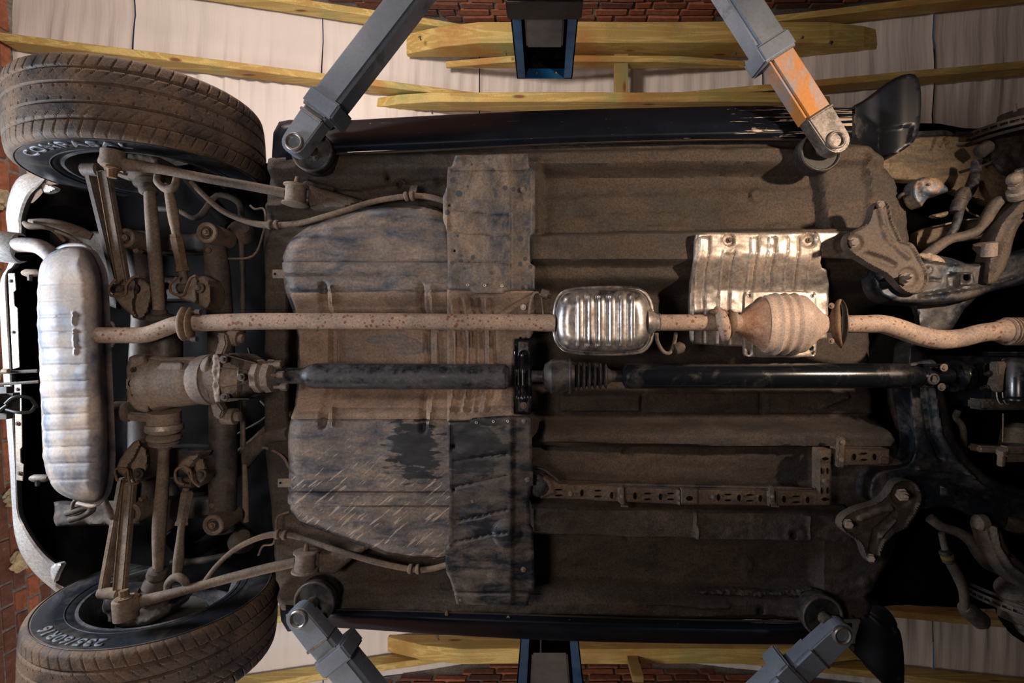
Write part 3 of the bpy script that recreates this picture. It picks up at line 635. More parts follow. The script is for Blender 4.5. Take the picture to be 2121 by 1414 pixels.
# ---- floor pan with rails, tunnel and pressed wells
ol = [(566, 335), (600, 325), (700, 318), (1100, 298), (1700, 286), (1770, 300), (1812, 330), (1850, 372), (1876, 430), (1884, 520), (1880, 600), (1800, 640), (1800, 860), (1850, 900), (1880, 980), (1880, 1060), (1850, 1140), (1822, 1190), (1795, 1240), (1785, 1282), (1700, 1286), (1500, 1284), (1100, 1274), (700, 1262), (600, 1262), (572, 1200), (560, 1040), (548, 900), (548, 500), (556, 400)]
ft = [('fn', lambda X, Y: -.10 * sm((-np.abs(Y - 735) + 165) / 45) * sm((X - 590) / 30)),
      ('poly', [(1122, 352), (1700, 346), (1712, 470), (1122, 482)], -.045, 14), ('poly', [(1122, 352), (1700, 346), (1712, 380), (1122, 400)], -.012, 20),
      ('poly', [(1100, 494), (1440, 484), (1800, 476), (1800, 536), (1440, 548), (1100, 548)], .055, 10),
      ('poly', [(1125, 868), (1500, 876), (1820, 884), (1834, 905), (1820, 922), (1500, 920), (1125, 912)], .055, 9),
      ('poly', [(1125, 925), (1690, 925), (1690, 1012), (1125, 980)], -.030, 12),
      ('poly', [(1100, 1034), (1430, 1040), (1740, 1046), (1740, 1106), (1425, 1100), (1100, 1090)], .075, 9),
      ('poly', [(1425, 1038), (1740, 1044), (1740, 1108), (1425, 1102)], .006, 3),
      ('poly', [(1112, 1112), (1425, 1112), (1700, 1118), (1700, 1222), (1480, 1226), (1112, 1210)], -.050, 16),
      ('poly', [(1640, 884), (1830, 884), (1830, 924), (1640, 924)], .006, 3),
      ('poly', [(1160, 818), (1325, 818), (1325, 852), (1160, 852)], .02, 5), ('poly', [(1335, 812), (1570, 812), (1570, 856), (1335, 856)], .012, 5),
      ('poly', [(1580, 812), (1805, 812), (1815, 856), (1580, 856)], .018, 8), ('seg', 1700, 838, 1745, 820, 8, .02, 5),
      ('seg', 570, 345, 1900, 322, 26, .03, 16), ('seg', 570, 1240, 1790, 1258, 24, .03, 14), ('seg', 1100, 1222, 1500, 1244, 8, .015, 8),
      ('disc', 1577, 398, 14, .012, 4), ('ring', 1577, 398, 14, 3, .004), ('disc', 1560, 1180, 13, .010, 4), ('disc', 1156, 512, 9, .008, 3), ('disc', 1307, 1122, 10, -.02, 12), ('disc', 1790, 1205, 11, .008, 3),
      ('disc', 1790, 370, 11, .008, 3), ('disc', 1303, 945, 12, -.015, 8),
      ('ring', 1184, 893, 9, 3, .006), ('disc', 1184, 893, 5, .005, 2), ('ring', 1611, 902, 10, 3, .006), ('disc', 1611, 902, 6, .005, 2), ('ring', 1711, 904, 10, 3, .006), ('disc', 1711, 904, 6, .005, 2),
      ('seg', 1652, 880, 1646, 928, 3, .008, 2), ('seg', 1640, 902, 1662, 896, 2.5, .006, 2), ('seg', 1426, 1042, 1430, 1104, 3, .010, 2),
      ('path', [(1120, 446), (1400, 432), (1500, 430), (1580, 436)], 4, .006, 4), ('path', [(1340, 462), (1700, 458)], 3, .005, 3),
      ('path', [(560, 430), (640, 420), (760, 400), (900, 380)], 14, .02, 14), ('poly', [(1040, 340), (1120, 340), (1120, 480), (1040, 480)], .01, 10),
      ('seg', 640, 392, 745, 418, 20, .02, 8), ('disc', 830, 384, 13, .008, 4), ('disc', 830, 384, 8, -.022, 4), ('ring', 1614, 1088, 7, 2.5, .004),
      ('seg', 1650, 1050, 1648, 1092, 4, .006, 3), ('disc', 1620, 1088, 20, .004, 3), ('path', [(1785, 330), (1800, 400), (1790, 480)], 10, .02, 12),
      ('vn', 30, 12, .005, 11), ('vn', 9, 9, .0022, 12), ('vn', 120, 50, .012, 13)]
relief('floor_pan', ol, 1.655, ft, M['floor'], car, 4.2, er=(9, .02), skirt=.16, holes=((1568, 1258, 5), (1615, 1088, 3.2), (702, 398, 3), (804, 370, 3)))
for k, (x0, y0, x1, y1) in enumerate(((1440, 1222, 1700, 1230),)):
    relief('sealant_bead', [(1440, 1222), (1520, 1218), (1600, 1224), (1680, 1216), (1704, 1224), (1700, 1234), (1560, 1236), (1440, 1230)], 1.64, [('vn', 9, 6, .012, 21), ('vn', 4, 4, .004, 22)], M['floor'], car, 2.2, er=(4, .015))
# pinch weld seams
for pts in ([(690, 320, 1.6), (900, 310, 1.6), (1150, 298, 1.6), (1450, 290, 1.6), (1690, 288, 1.6)], [(690, 1262, 1.6), (900, 1268, 1.6), (1150, 1276, 1.6), (1450, 1284, 1.6), (1690, 1288, 1.6)]):
    sg = 1 if pts[0][1] > 700 else -1
    loft('sill_seam', [[(a, b - sg * 3, c + .03) for a, b, c in pts], [(a, b, c - .005) for a, b, c in pts], [(a, b + sg * 3, c + .02) for a, b, c in pts]], M['rail'], car, 3)
# ---- sill skirts
def skirtpart(rows, sg):
    return loft('sill_skirt', rows, M['skirt'], car, 5, label='glossy black sill cover' + (' with scratches at its front end' if sg < 0 else ''))
xs = [592, 700, 900, 1150, 1400, 1600, 1765]
t_in = [332, 316, 308, 296, 288, 286, 286]; t_mid = [290, 282, 272, 262, 256, 252, 250]; t_out = [254, 250, 239, 228, 222, 219, 222]
skirtpart([[(x, y, 1.60) for x, y in zip(xs, t_in)], [(x, y + 18, 1.585) for x, y in zip(xs, t_mid)], [(x, y - 8, 1.62) for x, y in zip(xs, t_mid)], [(x, y, 1.70) for x, y in zip(xs, t_out)], [(x, y + 14, 1.80) for x, y in zip(xs, t_out)]], -1)
b_in = [1252, 1262, 1268, 1276, 1284, 1290, 1290]; b_mid = [1280, 1282, 1292, 1302, 1308, 1312, 1312]; b_out = [1300, 1300, 1313, 1326, 1332, 1334, 1334]
skirtpart([[(x, y, 1.60) for x, y in zip(xs, b_in)], [(x, y - 8, 1.585) for x, y in zip(xs, b_mid)], [(x, y + 6, 1.62) for x, y in zip(xs, b_mid)], [(x, y, 1.70) for x, y in zip(xs, b_out)], [(x, y - 14, 1.80) for x, y in zip(xs, b_out)]], 1)
for sgn, y in ((-1, 331), (1, 1246)): # rounded rear ends of the sills
    pass
relief('sill_end_cap', [(562, 345), (566, 275), (578, 252), (600, 248), (700, 250), (700, 318), (620, 330)], 1.63, [], M['skirt'], car, 4, er=(18, .05), skirt=.08)
relief('sill_end_cap', [(578, 1240), (582, 1285), (596, 1308), (640, 1300), (700, 1296), (690, 1262)], 1.63, [], M['skirt'], car, 4, er=(14, .04), skirt=.08)
for x, y in ((917, 296), (1049, 291), (1183, 284), (1320, 281), (1455, 278), (1630, 275), (925, 1272), (1053, 1280), (1180, 1287)): flat_disc('clip', x, y, 1.592, 4, .012, M['rustlink'], car, n=10)
# ---- fuel tank: two lobes and the saddle between them
tk = [(586, 560), (587, 530), (600, 498), (640, 466), (740, 432), (800, 425), (880, 425), (908, 434), (940, 450), (960, 600), (960, 1120), (940, 1150), (910, 1158), (868, 1158), (800, 1150), (690, 1107), (620, 1080), (604, 1062), (597, 1035), (597, 900), (600, 870), (612, 840), (618, 700), (605, 640), (590, 600)]
tf = [('fn', lambda X, Y: -.085 * sm((-np.abs(Y - 735) + 134) / 60)),
      ('seg', 586, 540, 960, 540, 3.5, -.010, 3), ('seg', 586, 568, 960, 566, 3.0, -.008, 2.5), ('seg', 590, 602, 930, 602, 2.5, -.006, 2),
      ('seg', 590, 1020, 960, 1023, 3.5, -.010, 3), ('seg', 590, 1046, 960, 1050, 3.0, -.008, 2.5), ('seg', 590, 869, 930, 869, 2.5, -.006, 2),
      ('poly', [(586, 540), (960, 540), (960, 567), (586, 567)], .004, 3), ('poly', [(586, 1021), (960, 1022), (960, 1048), (586, 1048)], .004, 3),
      ('path', [(668, 592), (672, 640), (690, 670), (690, 790), (676, 830), (668, 880)], 11, -.016, 8), ('path', [(686, 592), (692, 640), (706, 670), (706, 790), (692, 830), (690, 880)], 4, .010, 4),
      ('path', [(872, 594), (874, 640), (886, 670), (888, 790), (878, 830), (876, 890)], 9, -.014, 8), ('path', [(892, 594), (896, 640), (904, 670), (906, 790), (896, 830), (890, 880)], 4, .009, 4),
      ('vn', 60, 40, .006, 30), ('dome', 730, 1090, 8, .003)]
relief('fuel_tank', tk, 1.535, tf, M['tank'], car, 4, er=(26, .05), skirt=.14, label='blue-grey fuel tank streaked with tan mud')
sdl = [(610, 612), (640, 606), (925, 606), (925, 866), (640, 866), (604, 866), (618, 830), (628, 780), (628, 700)]
# dusty saddle skin: the same pressing a few mm below the tank
relief('tank_saddle', [(600, 606), (930, 604), (930, 868), (601, 868), (614, 838), (622, 780), (620, 700), (612, 640)], 1.530, [('fn', lambda X, Y: -.088 * sm((-np.abs(Y - 735) + 130) / 60))] + tf[9:13], M['saddle'], car, 3.6, er=(5, .006), skirt=.01)
for (a, b) in ((564, 567), (575, 1000)):
    pr = prism('tank_bracket', [(a, b - 9), (a + 32, b - 9), (a + 32, b + 9), (a, b + 9)], 1.56, .004, M['cast'], car, .001); flat_disc('bolt_hole', a + 5, b, 1.5585, 2.5, .002, M['void'], pr, n=12)
# ---- cross shields
pu = [(944, 322), (1093, 318), (1096, 345), (1108, 350), (1108, 484), (1098, 490), (1098, 545), (1108, 551), (1108, 600), (1046, 603), (1040, 608), (982, 608), (975, 601), (929, 598), (926, 480), (918, 455), (917, 408), (926, 385), (928, 346), (936, 345)]
puf = [('fn', lambda X, Y: -.012 * sm((X - 1054) / 8)), ('seg', 1108, 350, 1108, 484, 8, -.008, 6), ('seg', 940, 352, 1095, 349, 6, -.006, 5),
       ('path', [(945, 436), (1056, 444)], 3, -.004, 3), ('path', [(945, 482), (1056, 488)], 3.5, -.005, 3), ('path', [(945, 540), (1056, 544)], 4, -.005, 3), ('vn', 40, 30, .004, 41), ('vn', 14, 10, .001, 42),
       ('poly', [(936, 322), (960, 322), (960, 346), (936, 346)], .002, 2), ('seg', 926, 345, 926, 600, 4, .003, 3)]
su = relief('tank_shield', pu, 1.500, puf, M['plate'], car, 3.2, er=(4, .004), skirt=.02, holes=((930, 425, 2.6), (941, 519, 2.6)), label='water-spotted sheet shield')
for x, y, r in ((947, 329, 5.5), (1083, 393, 5.5), (973, 551, 6.5), (934, 588, 4), (1090, 594, 4)): bolt(x, y, 1.505, r, M['cast'], su)
for x, y in ((969, 590), (1004, 591), (1040, 592)): flat_disc('rivet', x, y, 1.494, 3.4, .006, M['alu'], su, r_in=1.2, n=12)
pl = [(928, 872), (972, 871), (978, 866), (1040, 862), (1095, 861), (1100, 866), (1104, 985), (1096, 1040), (1096, 1088), (1104, 1098), (1108, 1222), (1098, 1226), (1094, 1254), (946, 1252), (940, 1228), (932, 1200), (924, 1185), (922, 1140), (930, 1122), (932, 1000)]
plf = [('fn', lambda X, Y: -.010 * sm((X - 1058) / 10)), ('path', [(945, 1080), (1050, 1055)], 4, -.006, 4), ('path', [(945, 1122), (1050, 1100)], 4, -.006, 4), ('path', [(935, 1010), (1050, 985)], 4, -.004, 4),
       ('path', [(940, 955), (1050, 940)], 4, -.003, 3), ('vn', 40, 26, .004, 51), ('vn', 14, 10, .001, 52), ('seg', 932, 880, 932, 1130, 4, .004, 3), ('seg', 935, 1228, 1100, 1228, 5, -.006, 4), ('dome', 1050, 1105, 30, .012)]
sl = relief('tank_shield', pl, 1.500, plf, M['plate_dark'], car, 3.2, er=(4, .004), skirt=.02, holes=((939, 924, 2.8), (940, 1014, 2.8)), label='oily dark sheet shield')
for x, y, r in ((954, 1241, 5.5), (1084, 1179, 5.5), (979, 1037, 6), (1084, 872, 5), (936, 883, 4), (934, 1162, 3)): bolt(x, y, 1.505, r, M['cast'], sl)
for x, y in ((987, 875), (1022, 873), (1052, 872)): flat_disc('rivet', x, y, 1.492, 3.2, .006, M['alu'], sl, r_in=1.1, n=12)
# middle ribbed shield
mf = [('fn', lambda X, Y: -.075 * sm((-np.abs(Y - 735) + 138) / 60))] + [('path', [(x, 622), (x + 4, 660), (x + 8, 700), (x + 8, 780), (x + 2, 815), (x - 4, 850)], w_, ht, 3) for x, w_, ht in ((936, 3, .008), (952, 6, -.007), (963, 3, .009), (976, 6, -.008), (992, 6, -.007), (1006, 3, .009), (1016, 5, -.006))] + [('vn', 40, 40, .006, 55)]
ms = relief('tunnel_shield', [(926, 600), (1106, 602), (1110, 640), (1104, 690), (1098, 700), (1066, 702), (1064, 858), (1096, 862), (926, 872)], 1.512, mf, M['saddle'], car, 3, er=(4, .005), skirt=.02, label='brown ribbed middle shield')
bolt(1084, 636, 1.555, 6, M['alu'], ms)
# centre bearing bracket of the propeller shaft
cbk = relief('bearing_bracket', [(1068, 702), (1098, 704), (1102, 740), (1102, 830), (1098, 858), (1068, 856), (1064, 800), (1066, 760), (1062, 730)], 1.545, [('seg', 1084, 735, 1084, 825, 9, .012, 6), ('fn', lambda X, Y: -.02 * sm((45 - np.abs(Y - 780)) / 30)), ('seg', 1066, 705, 1066, 855, 4, .012, 3)], M['black'], car, 2.4, er=(4, .006), skirt=.03)
bolt(1084, 715, 1.545, 7, M['castdark'], cbk); bolt(1084, 839, 1.545, 7, M['castdark'], cbk); flat_disc('bolt_hole', 1084, 853, 1.543, 3, .002, M['void'], cbk, n=12); flat_disc('bolt_hole', 1078, 700, 1.543, 3, .002, M['void'], cbk, n=12)
# ---- exhaust
H_ = 1.45
ep = tube('rear_exhaust_pipe', [(180, 692, 1.43), (210, 694, 1.43), (250, 694, 1.44), (300, 693, 1.45), (335, 682, 1.45), (362, 672, 1.45), (384, 670, 1.45)], [16.5] * 7, M['pipe'], car, 24, 5)
lathe('pipe_lip', (196, 692, 1.43), (200, 693, 1.43), [(0, 16), (.3, 18.5), (.7, 18.5), (1, 16)], M['castdark'], ep)
fl = tube('pipe_flange', [(384, 640, 1.45), (380, 655, 1.44), (378, 672, 1.43), (381, 692, 1.44), (386, 700, 1.45)], [10, 14, 15, 13, 9], M['rustlink'], car, 14, 4, sx=.7)
fl2 = tube('pipe_flange', [(397, 640, 1.45), (393, 655, 1.44), (391, 672, 1.43), (394, 690, 1.44), (398, 700, 1.45)], [8, 12, 13, 12, 8], M['rustlink'], car, 14, 4, sx=.5)
for x, y in ((404, 646), (396, 702)): lathe('bolt', (x - 14, y, 1.44), (x + 12, y, 1.44), [(0, 3), (.6, 3), (.6, 6), (1, 6)], M['castdark'], fl2, 8)
mp_ = tube('middle_exhaust_pipe', [(392, 670, 1.45), (500, 666, 1.45), (620, 665, 1.45), (760, 665, 1.45), (900, 666, 1.45), (1040, 667, 1.45), (1150, 669, 1.45)], [17, 17.5, 17, 17, 17, 17, 18], M['pipe'], car, 28, 5)
# resonator
rs = [(1150, 650), (1156, 622), (1172, 604), (1230, 598), (1310, 598), (1334, 608), (1348, 635), (1350, 690), (1340, 715), (1318, 730), (1180, 728), (1158, 712), (1150, 690)]
res = relief('resonator', smooth_poly(rs, 2), 1.405, [('seg', x, 612, x, 716, 4.5, .007, 4.5) for x in (1198, 1220, 1242, 1264, 1287, 1309)] + [('seg', x + 11, 612, x + 11, 716, 6, -.004, 6) for x in (1198, 1220, 1242, 1264, 1287)], M['chrome'], car, 2.2, er=(30, .045), skirt=.012, angle=70, label='shiny ribbed steel resonator')
rl = smooth_poly([(1147, 650), (1153, 618), (1170, 600), (1230, 595), (1312, 595), (1338, 605), (1352, 633), (1354, 692), (1343, 719), (1320, 734), (1178, 732), (1154, 714), (1147, 690)], 2)
tube('seam_lip', [(x, y, 1.462) for x, y in rl + rl[:2]], 3.4, M['chrome'], res, 8, 1)
relief('upper_shell', rl, 1.462, [], M['chrome'], res, 4, skirt=.05)
lathe('inlet_neck', (1338, 667, 1.45), (1368, 667, 1.45), [(0, 30), (.3, 27), (.6, 20), (.8, 17), (.9, 19), (1, 17)], M['chrome'], res)
fp = tube('front_exhaust_pipe', [(1352, 668, 1.45), (1400, 668, 1.45), (1450, 668, 1.45), (1492, 668, 1.45)], [17, 17, 17, 17], M['pipe'], car, 28, 3)
cl = tube('pipe_clamp', [(1484, 640, 1.44), (1492, 650, 1.42), (1498, 668, 1.41), (1502, 690, 1.42), (1500, 702, 1.44)], [8, 13, 16, 14, 8], M['pipe'], car, 14, 5, sx=.8, label='rust-caked clamp')
tube('clamp_ring', [(1512, 645, 1.45), (1516, 655, 1.42), (1518, 668, 1.41), (1516, 682, 1.42), (1512, 696, 1.45)], [5, 8, 9, 8, 5], M['rustlink'], cl, 12, 4); tube('clamp_ring', [(1470, 646, 1.45), (1480, 645, 1.42), (1496, 646, 1.42), (1508, 650, 1.43)], [4, 6, 6, 4], M['rustlink'], cl, 10, 4)
lathe('clamp_neck', (1500, 668, 1.44), (1532, 668, 1.44), [(0, 17), (.3, 16), (.45, 21), (.8, 21), (.9, 17), (1, 17)], M['pipe'], cl)
# catalyst
cs = [(1524, 655), (1560, 630), (1588, 612), (1668, 612), (1682, 622), (1716, 648), (1722, 660), (1722, 680), (1712, 692), (1680, 712), (1664, 728), (1592, 730), (1560, 708), (1526, 684)]
def oval(name, xs_, rs_, m, parent, sy=.72, label=None, h=1.44):
    A = np.array([P(1130 + (x - 1130) * .98, 671, h) for x in xs_]); V, Fc = rings(A, [r * h / F for r in rs_], 44, True, 1, sy); return mk(name, V, Fc, m, parent, True, 40, label, fix=True)
bx_ = [1590, 1594, 1600] + [q for x in (1614, 1634, 1654) for q in (x - 8, x - 4, x, x + 4, x + 8)] + [1668, 1674]
br_ = [57, 60, 60] + [60, 63, 65, 63, 60] * 3 + [60, 59]
cat = oval('catalytic_converter', bx_, br_, M['cat'], car, label='bulging ribbed catalytic converter')
oval('rusty_cone', [1524, 1534, 1545, 1560, 1575, 1588, 1591], [16, 17, 23, 34, 45, 54, 57], M['catrust'], cat, label='rust-speckled cone')
oval('outlet_cone', [1673, 1678, 1690, 1704, 1716, 1724, 1730], [59, 57, 46, 33, 22, 18, 18], M['cat'], cat)
cp = relief('flange_plate', smooth_poly([(1546, 602), (1686, 602), (1692, 612), (1692, 728), (1686, 740), (1546, 740), (1540, 730), (1540, 612)], 1), 1.455, [('seg', 1560, 606, 1560, 736, 3, .003, 3)], M['alu'], cat, 3, er=(3, .004), holes=((1551, 612, 3), (1683, 612, 3), (1551, 732, 3), (1683, 732, 3)))
fg = tube('front_flange', [(1738, 622, 1.44), (1732, 636, 1.43), (1730, 655, 1.42), (1730, 680, 1.42), (1734, 700, 1.43), (1741, 716, 1.44)], [6, 9, 13, 13, 10, 6], M['rustlink'], car, 14, 4, sx=.55)
tube('flange_gasket', [(1742, 621, 1.44), (1748, 634, 1.43), (1751, 655, 1.42), (1751, 682, 1.42), (1747, 702, 1.43), (1741, 720, 1.44)], [4, 8, 11, 11, 8, 4], M['castdark'], fg, 14, 4, sx=.35)
for x, y in ((1722, 633), (1722, 706)): bolt(x, y, 1.405, 6, M['link'], fg)
tube('manifold_pipe', [(1748, 671, 1.44), (1790, 671, 1.44), (1826, 671, 1.44), (1860, 680, 1.44), (1900, 694, 1.44), (1945, 703, 1.44), (1990, 700, 1.44), (2030, 690, 1.44), (2066, 686, 1.44)], [18, 18.5, 19, 20, 20, 20, 19, 19, 20], M['pipe'], car, 28, 5, label='bent front pipe glowing tan in the lamp light')
fx = lathe('flex_joint', (2064, 686, 1.44), (2230, 686, 1.44), [(0, 20), (.04, 24), (.10, 25)] + [(.11 + .04 * i + d, r) for i in range(20) for d, r in ((0, 23), (.012, 29), (.024, 29), (.034, 23))], M['pipe'], car, 30)
# pipe hangers
for nm, (x, y) in (('a', (1100, 628)), ('b', (1370, 710))): pass
hg = tube('pipe_hanger', [(1096, 650, 1.47), (1100, 622, 1.50), (1108, 606, 1.51), (1120, 610, 1.52), (1124, 632, 1.50), (1126, 652, 1.47)], 2.4, M['cast'], car, 10, 4)
lathe('rubber_mount', (1120, 607, 1.52), (1142, 614, 1.52), [(0, 8), (.05, 10), (.7, 10), (.72, 6), (1, 5)], M['rubberd'], hg)
hg2 = tube('pipe_hanger', [(1360, 690, 1.46), (1362, 708, 1.48), (1374, 728, 1.5), (1388, 730, 1.5), (1396, 712, 1.5), (1400, 690, 1.48)], 4, M['cast'], car, 10, 4)
lathe('rubber_mount', (1396, 724, 1.5), (1418, 716, 1.5), [(0, 8), (.1, 12), (.7, 12), (.9, 7), (1, 5)], M['rubberd'], hg2)
# catalyst heat shield with beads
hs = [(1438, 486), (1452, 481), (1520, 482), (1690, 480), (1700, 492), (1702, 520), (1698, 552), (1716, 560), (1716, 640), (1712, 720), (1440, 716), (1428, 700), (1426, 600), (1438, 540)]
hsf = [('fn', lambda X, Y: -.075 * sm((Y - 520) / 90)), ('vn', 30, 20, .006, 61)] + [('path', [(x, y0), (x, 520), (x - 8, 560), (x - 12, 620), (x - 12, 716)], w_, ht, 4) for x, y0, w_, ht in
      ((1448, 492, 3, .006), (1470, 492, 3.5, -.007), (1500, 528, 3, .007), (1522, 528, 4, -.007), (1556, 492, 3, .007), (1570, 492, 4, -.007), (1592, 492, 3, .007), (1606, 492, 4, -.007), (1632, 492, 3, .006), (1656, 492, 4, -.006), (1680, 500, 3, .004))] + [
      ('seg', 1450, 492, 1470, 492, 3, -.005, 3), ('seg', 1502, 526, 1524, 526, 3, -.005, 3), ('seg', 1556, 492, 1572, 492, 3, -.005, 3), ('seg', 1592, 492, 1608, 492, 3, -.005, 3), ('disc', 1511, 496, 13, -.012, 6), ('disc', 1677, 497, 13, -.012, 6), ('ring', 1511, 496, 14, 3, .003), ('ring', 1677, 497, 15, 4, .005)]
hsh = relief('heat_shield', smooth_poly(hs, 1), 1.572, hsf, M['alu'], car, 2.4, er=(5, .006), skirt=.01, label='bright pressed heat shield with upright beads')
bolt(1511, 497, 1.582, 6, M['castdark'], hsh); bolt(1677, 497, 1.582, 6, M['castdark'], hsh); bolt(1448, 706, 1.66, 5, M['castdark'], hsh)
relief('rail_plate', [(1690, 479), (1760, 479), (1772, 500), (1768, 535), (1700, 532)], 1.585, [('disc', 1744, 507, 15, -.008, 5)], M['alu'], car, 3, er=(4, .005))
# ---- propeller shaft
rsft = lathe('rear_propeller_shaft', (568, 778, 1.50), (1054, 780, 1.50), [(0, 15), (.04, 15), (.05, 16.5), (.12, 16.5), (.13, 17.5), (.155, 24), (.17, 26), (.2, 26.2), (.985, 26.2), (.99, 24), (1, 20)], M['shaft'], car, 36, label='mud-flecked dark blue propeller shaft')
cp_ = lathe('shaft_coupling', (530, 779, 1.50), (576, 779, 1.50), [(0, 26), (.08, 34), (.35, 35), (.42, 30), (.5, 30), (.58, 35), (.85, 34), (.95, 20), (1, 16)], M['cast'], car, 9, angle=20)
for x, y in ((578, 754), (590, 801), (584, 776)): lathe('bolt', (x - 22, y, 1.47), (x + 6, y, 1.47), [(0, 4), (.5, 4), (.5, 8), (.95, 8), (1, 6)], M['link'], cp_, 6)
cvj = lathe('joint_boot', (1102, 779, 1.53), (1296, 779, 1.51), [(0, 12), (.12, 12), (.14, 26), (.22, 36), (.40, 36), (.41, 38), (.425, 38), (.43, 33), (.46, 30)] + [(.47 + i * .058 + d, r - i * 1.1) for i in range(6) for d, r in ((0, 22), (.025, 31), (.035, 31), (.05, 23))] + [(.85, 12), (1, 11)], M['pad'], car, 36, label='pleated rubber joint boot')
fsft = lathe('front_propeller_shaft', (1288, 779, 1.50), (1912, 778, 1.50), [(0, 10), (.004, 16), (.012, 25), (.02, 26), (.90, 26), (.94, 26), (.955, 21), (.985, 21), (.99, 24), (1, 24)], M['gloss'], car, 40, label='glossy black propeller shaft')
uj = lathe('universal_joint', (1908, 778, 1.50), (1986, 778, 1.50), [(0, 25), (.06, 25), (.1, 19), (.2, 16), (.8, 16), (.82, 33), (.95, 33), (1, 20)], M['gloss'], car, 32)
flat_disc('bearing_cup', 1936, 785, 1.462, 12, .03, M['castdark'], uj, r_in=8); flat_disc('bearing_cup', 1936, 785, 1.466, 8, .03, M['shaft'], uj)
for x, y in ((1955, 761), (1950, 801)): bolt(x, y, 1.465, 8, M['link'], uj)
for y in (757, 772, 800): obar('joint_fork', (1914, y, 1.475), (1968, y, 1.475), 7, .03, M['gloss'], uj, .003)
lathe('output_shaft', (1984, 778, 1.50), (2050, 778, 1.50), [(0, 22), (.15, 26), (.3, 26), (.34, 14), (.95, 14), (1, 20)], M['gloss'], car, 24)
# ---- gearbox corner at the right edge
gb = pbox('transfer_gearbox', 2052, 2230, 738, 850, 1.44, 1.75, M['gloss'], car, .02, label='glossy black gearbox corner')
lathe('oil_filter', (2112, 742, 1.40), (2112, 828, 1.40), [(0, 26), (.05, 30), (.1, 32), (.9, 32), (.96, 36), (1, 36)], M['gloss'], gb, 32)
obar('cast_ledge', (2032, 838, 1.42), (2240, 838, 1.42), 22, .05, M['castdark'], gb, .006); obar('cast_ledge', (2046, 732, 1.44), (2240, 732, 1.44), 8, .03, M['gloss'], gb, .006)
prism('side_bracket', [(2066, 750), (2088, 748), (2082, 780), (2080, 812), (2066, 812), (2060, 800), (2068, 776)], 1.395, .03, M['castdark'], gb, .004)
for x, y in ((2048, 774), (2040, 804)): lathe('bolt', (x - 8, y, 1.42), (x + 14, y, 1.42), [(0, 4), (.4, 4), (.4, 7), (1, 7)], M['gloss'], gb, 8)
for x in (2068, 2080): tube('wire_clip', [(x - 4, 812, 1.40), (x - 2, 826, 1.40), (x + 4, 836, 1.40), (x + 10, 836, 1.40)], 1.2, M['alu'], gb, 8, 3)
tube('dipstick_rod', [(2078, 856, 1.5), (2077, 915, 1.5)], 1.3, M['link'], car, 8)
mt = obar('engine_mount', (2030, 930, 1.55), (2240, 938, 1.55), 14, .05, M['link'], car, .006)
obar('mount_pad', (2086, 950, 1.52), (2240, 950, 1.52), 14, .03, M['cast'], mt, .004); obar('mount_pad', (2086, 932, 1.52), (2240, 932, 1.52), 14, .03, M['cast'], mt, .004); lathe('mount_bolt', (2075, 930, 1.5), (2073, 962, 1.52), [(0, 9), (.3, 9), (.3, 7), (1, 7)], M['link'], mt, 12)
lathe('rubber_mount', (2112, 880, 1.6), (2112, 926, 1.58), [(0, 16), (.3, 30), (1, 34)], M['liner'], mt)
tube('coolant_hose', [(1985, 850, 1.7), (1980, 864, 1.7), (1992, 880, 1.68), (1996, 900, 1.68), (1996, 945, 1.7)], 6, M['link'], car, 12, 5)
tube('coolant_hose', [(1845, 800, 1.78), (1850, 840, 1.78), (1866, 890, 1.78), (1880, 940, 1.78)], 8, M['sub'], car, 12, 5)
# ---- rear silencer
mo = [(80, 560), (90, 535), (112, 518), (150, 511), (178, 513), (190, 530), (204, 560), (208, 600), (214, 760), (220, 900), (222, 960), (216, 1010), (206, 1036), (190, 1043), (150, 1036), (112, 1016), (98, 985), (88, 950), (84, 800), (76, 640)]
def mufl(X, Y):
    z = 0
    return z
mf_ = [('seg', 60, y, 196 + (y - 600) * .03, y - 4, 4, -.0035, 4) for y in range(588, 1000, 34)] + [('seg', 60, y + 17, 190, y + 13, 11, .002, 10) for y in range(588, 980, 34)] + [('seg', 152, 648, 154, 672, 4, .006, 4), ('seg', 153, 684, 155, 706, 4, .006, 4), ('seg', 154, 712, 156, 732, 5, .005, 5), ('vn', 60, 60, .006, 70)]
mu = relief('rear_silencer', smooth_poly(mo, 2), 1.395, mf_, M['muffler'], car, 2.8, er=(44, .075), skirt=.02, angle=70, label='long ribbed silencer, tan and blue-grey, lit from the left')
lip = [(120, 516, 1.50), (140, 508, 1.49), (178, 509, 1.485), (192, 528, 1.485), (208, 562, 1.485), (212, 640, 1.485), (213, 690, 1.485), (216, 760, 1.485), (222, 880, 1.485), (226, 960, 1.485), (221, 1010, 1.485), (209, 1038, 1.485), (192, 1047, 1.49), (160, 1042, 1.495)]
tube('seam_lip', lip, 4.0, M['muffler'], mu, 8, 4)
relief('upper_shell', smooth_poly([(x + (6 if x > 150 else 0), y) for x, y in mo], 2), 1.475, [], M['muffler'], mu, 5, skirt=.02)
lathe('seam_collar', (170, 692, 1.42), (200, 692, 1.43), [(0, 10), (.4, 15), (1, 17)], M['muffler'], mu)
# tail pipe with chromed end
tube('tail_pipe', [(125, 552, 1.50), (108, 530, 1.50), (84, 512, 1.51), (58, 507, 1.52), (28, 508, 1.53)], [16, 16, 15.5, 15, 15], M['muffler'], car, 22, 5)
te = lathe('tail_pipe_tip', (44, 514, 1.55), (-16, 509, 1.53), [(0, 24), (.02, 31), (.1, 32), (.9, 32), (1, 30)], M['bumper'], car, 32); lathe('tip_mouth', (48, 514, 1.55), (40, 514, 1.55), [(0, 26), (1, 26)], M['void'], te, 32)
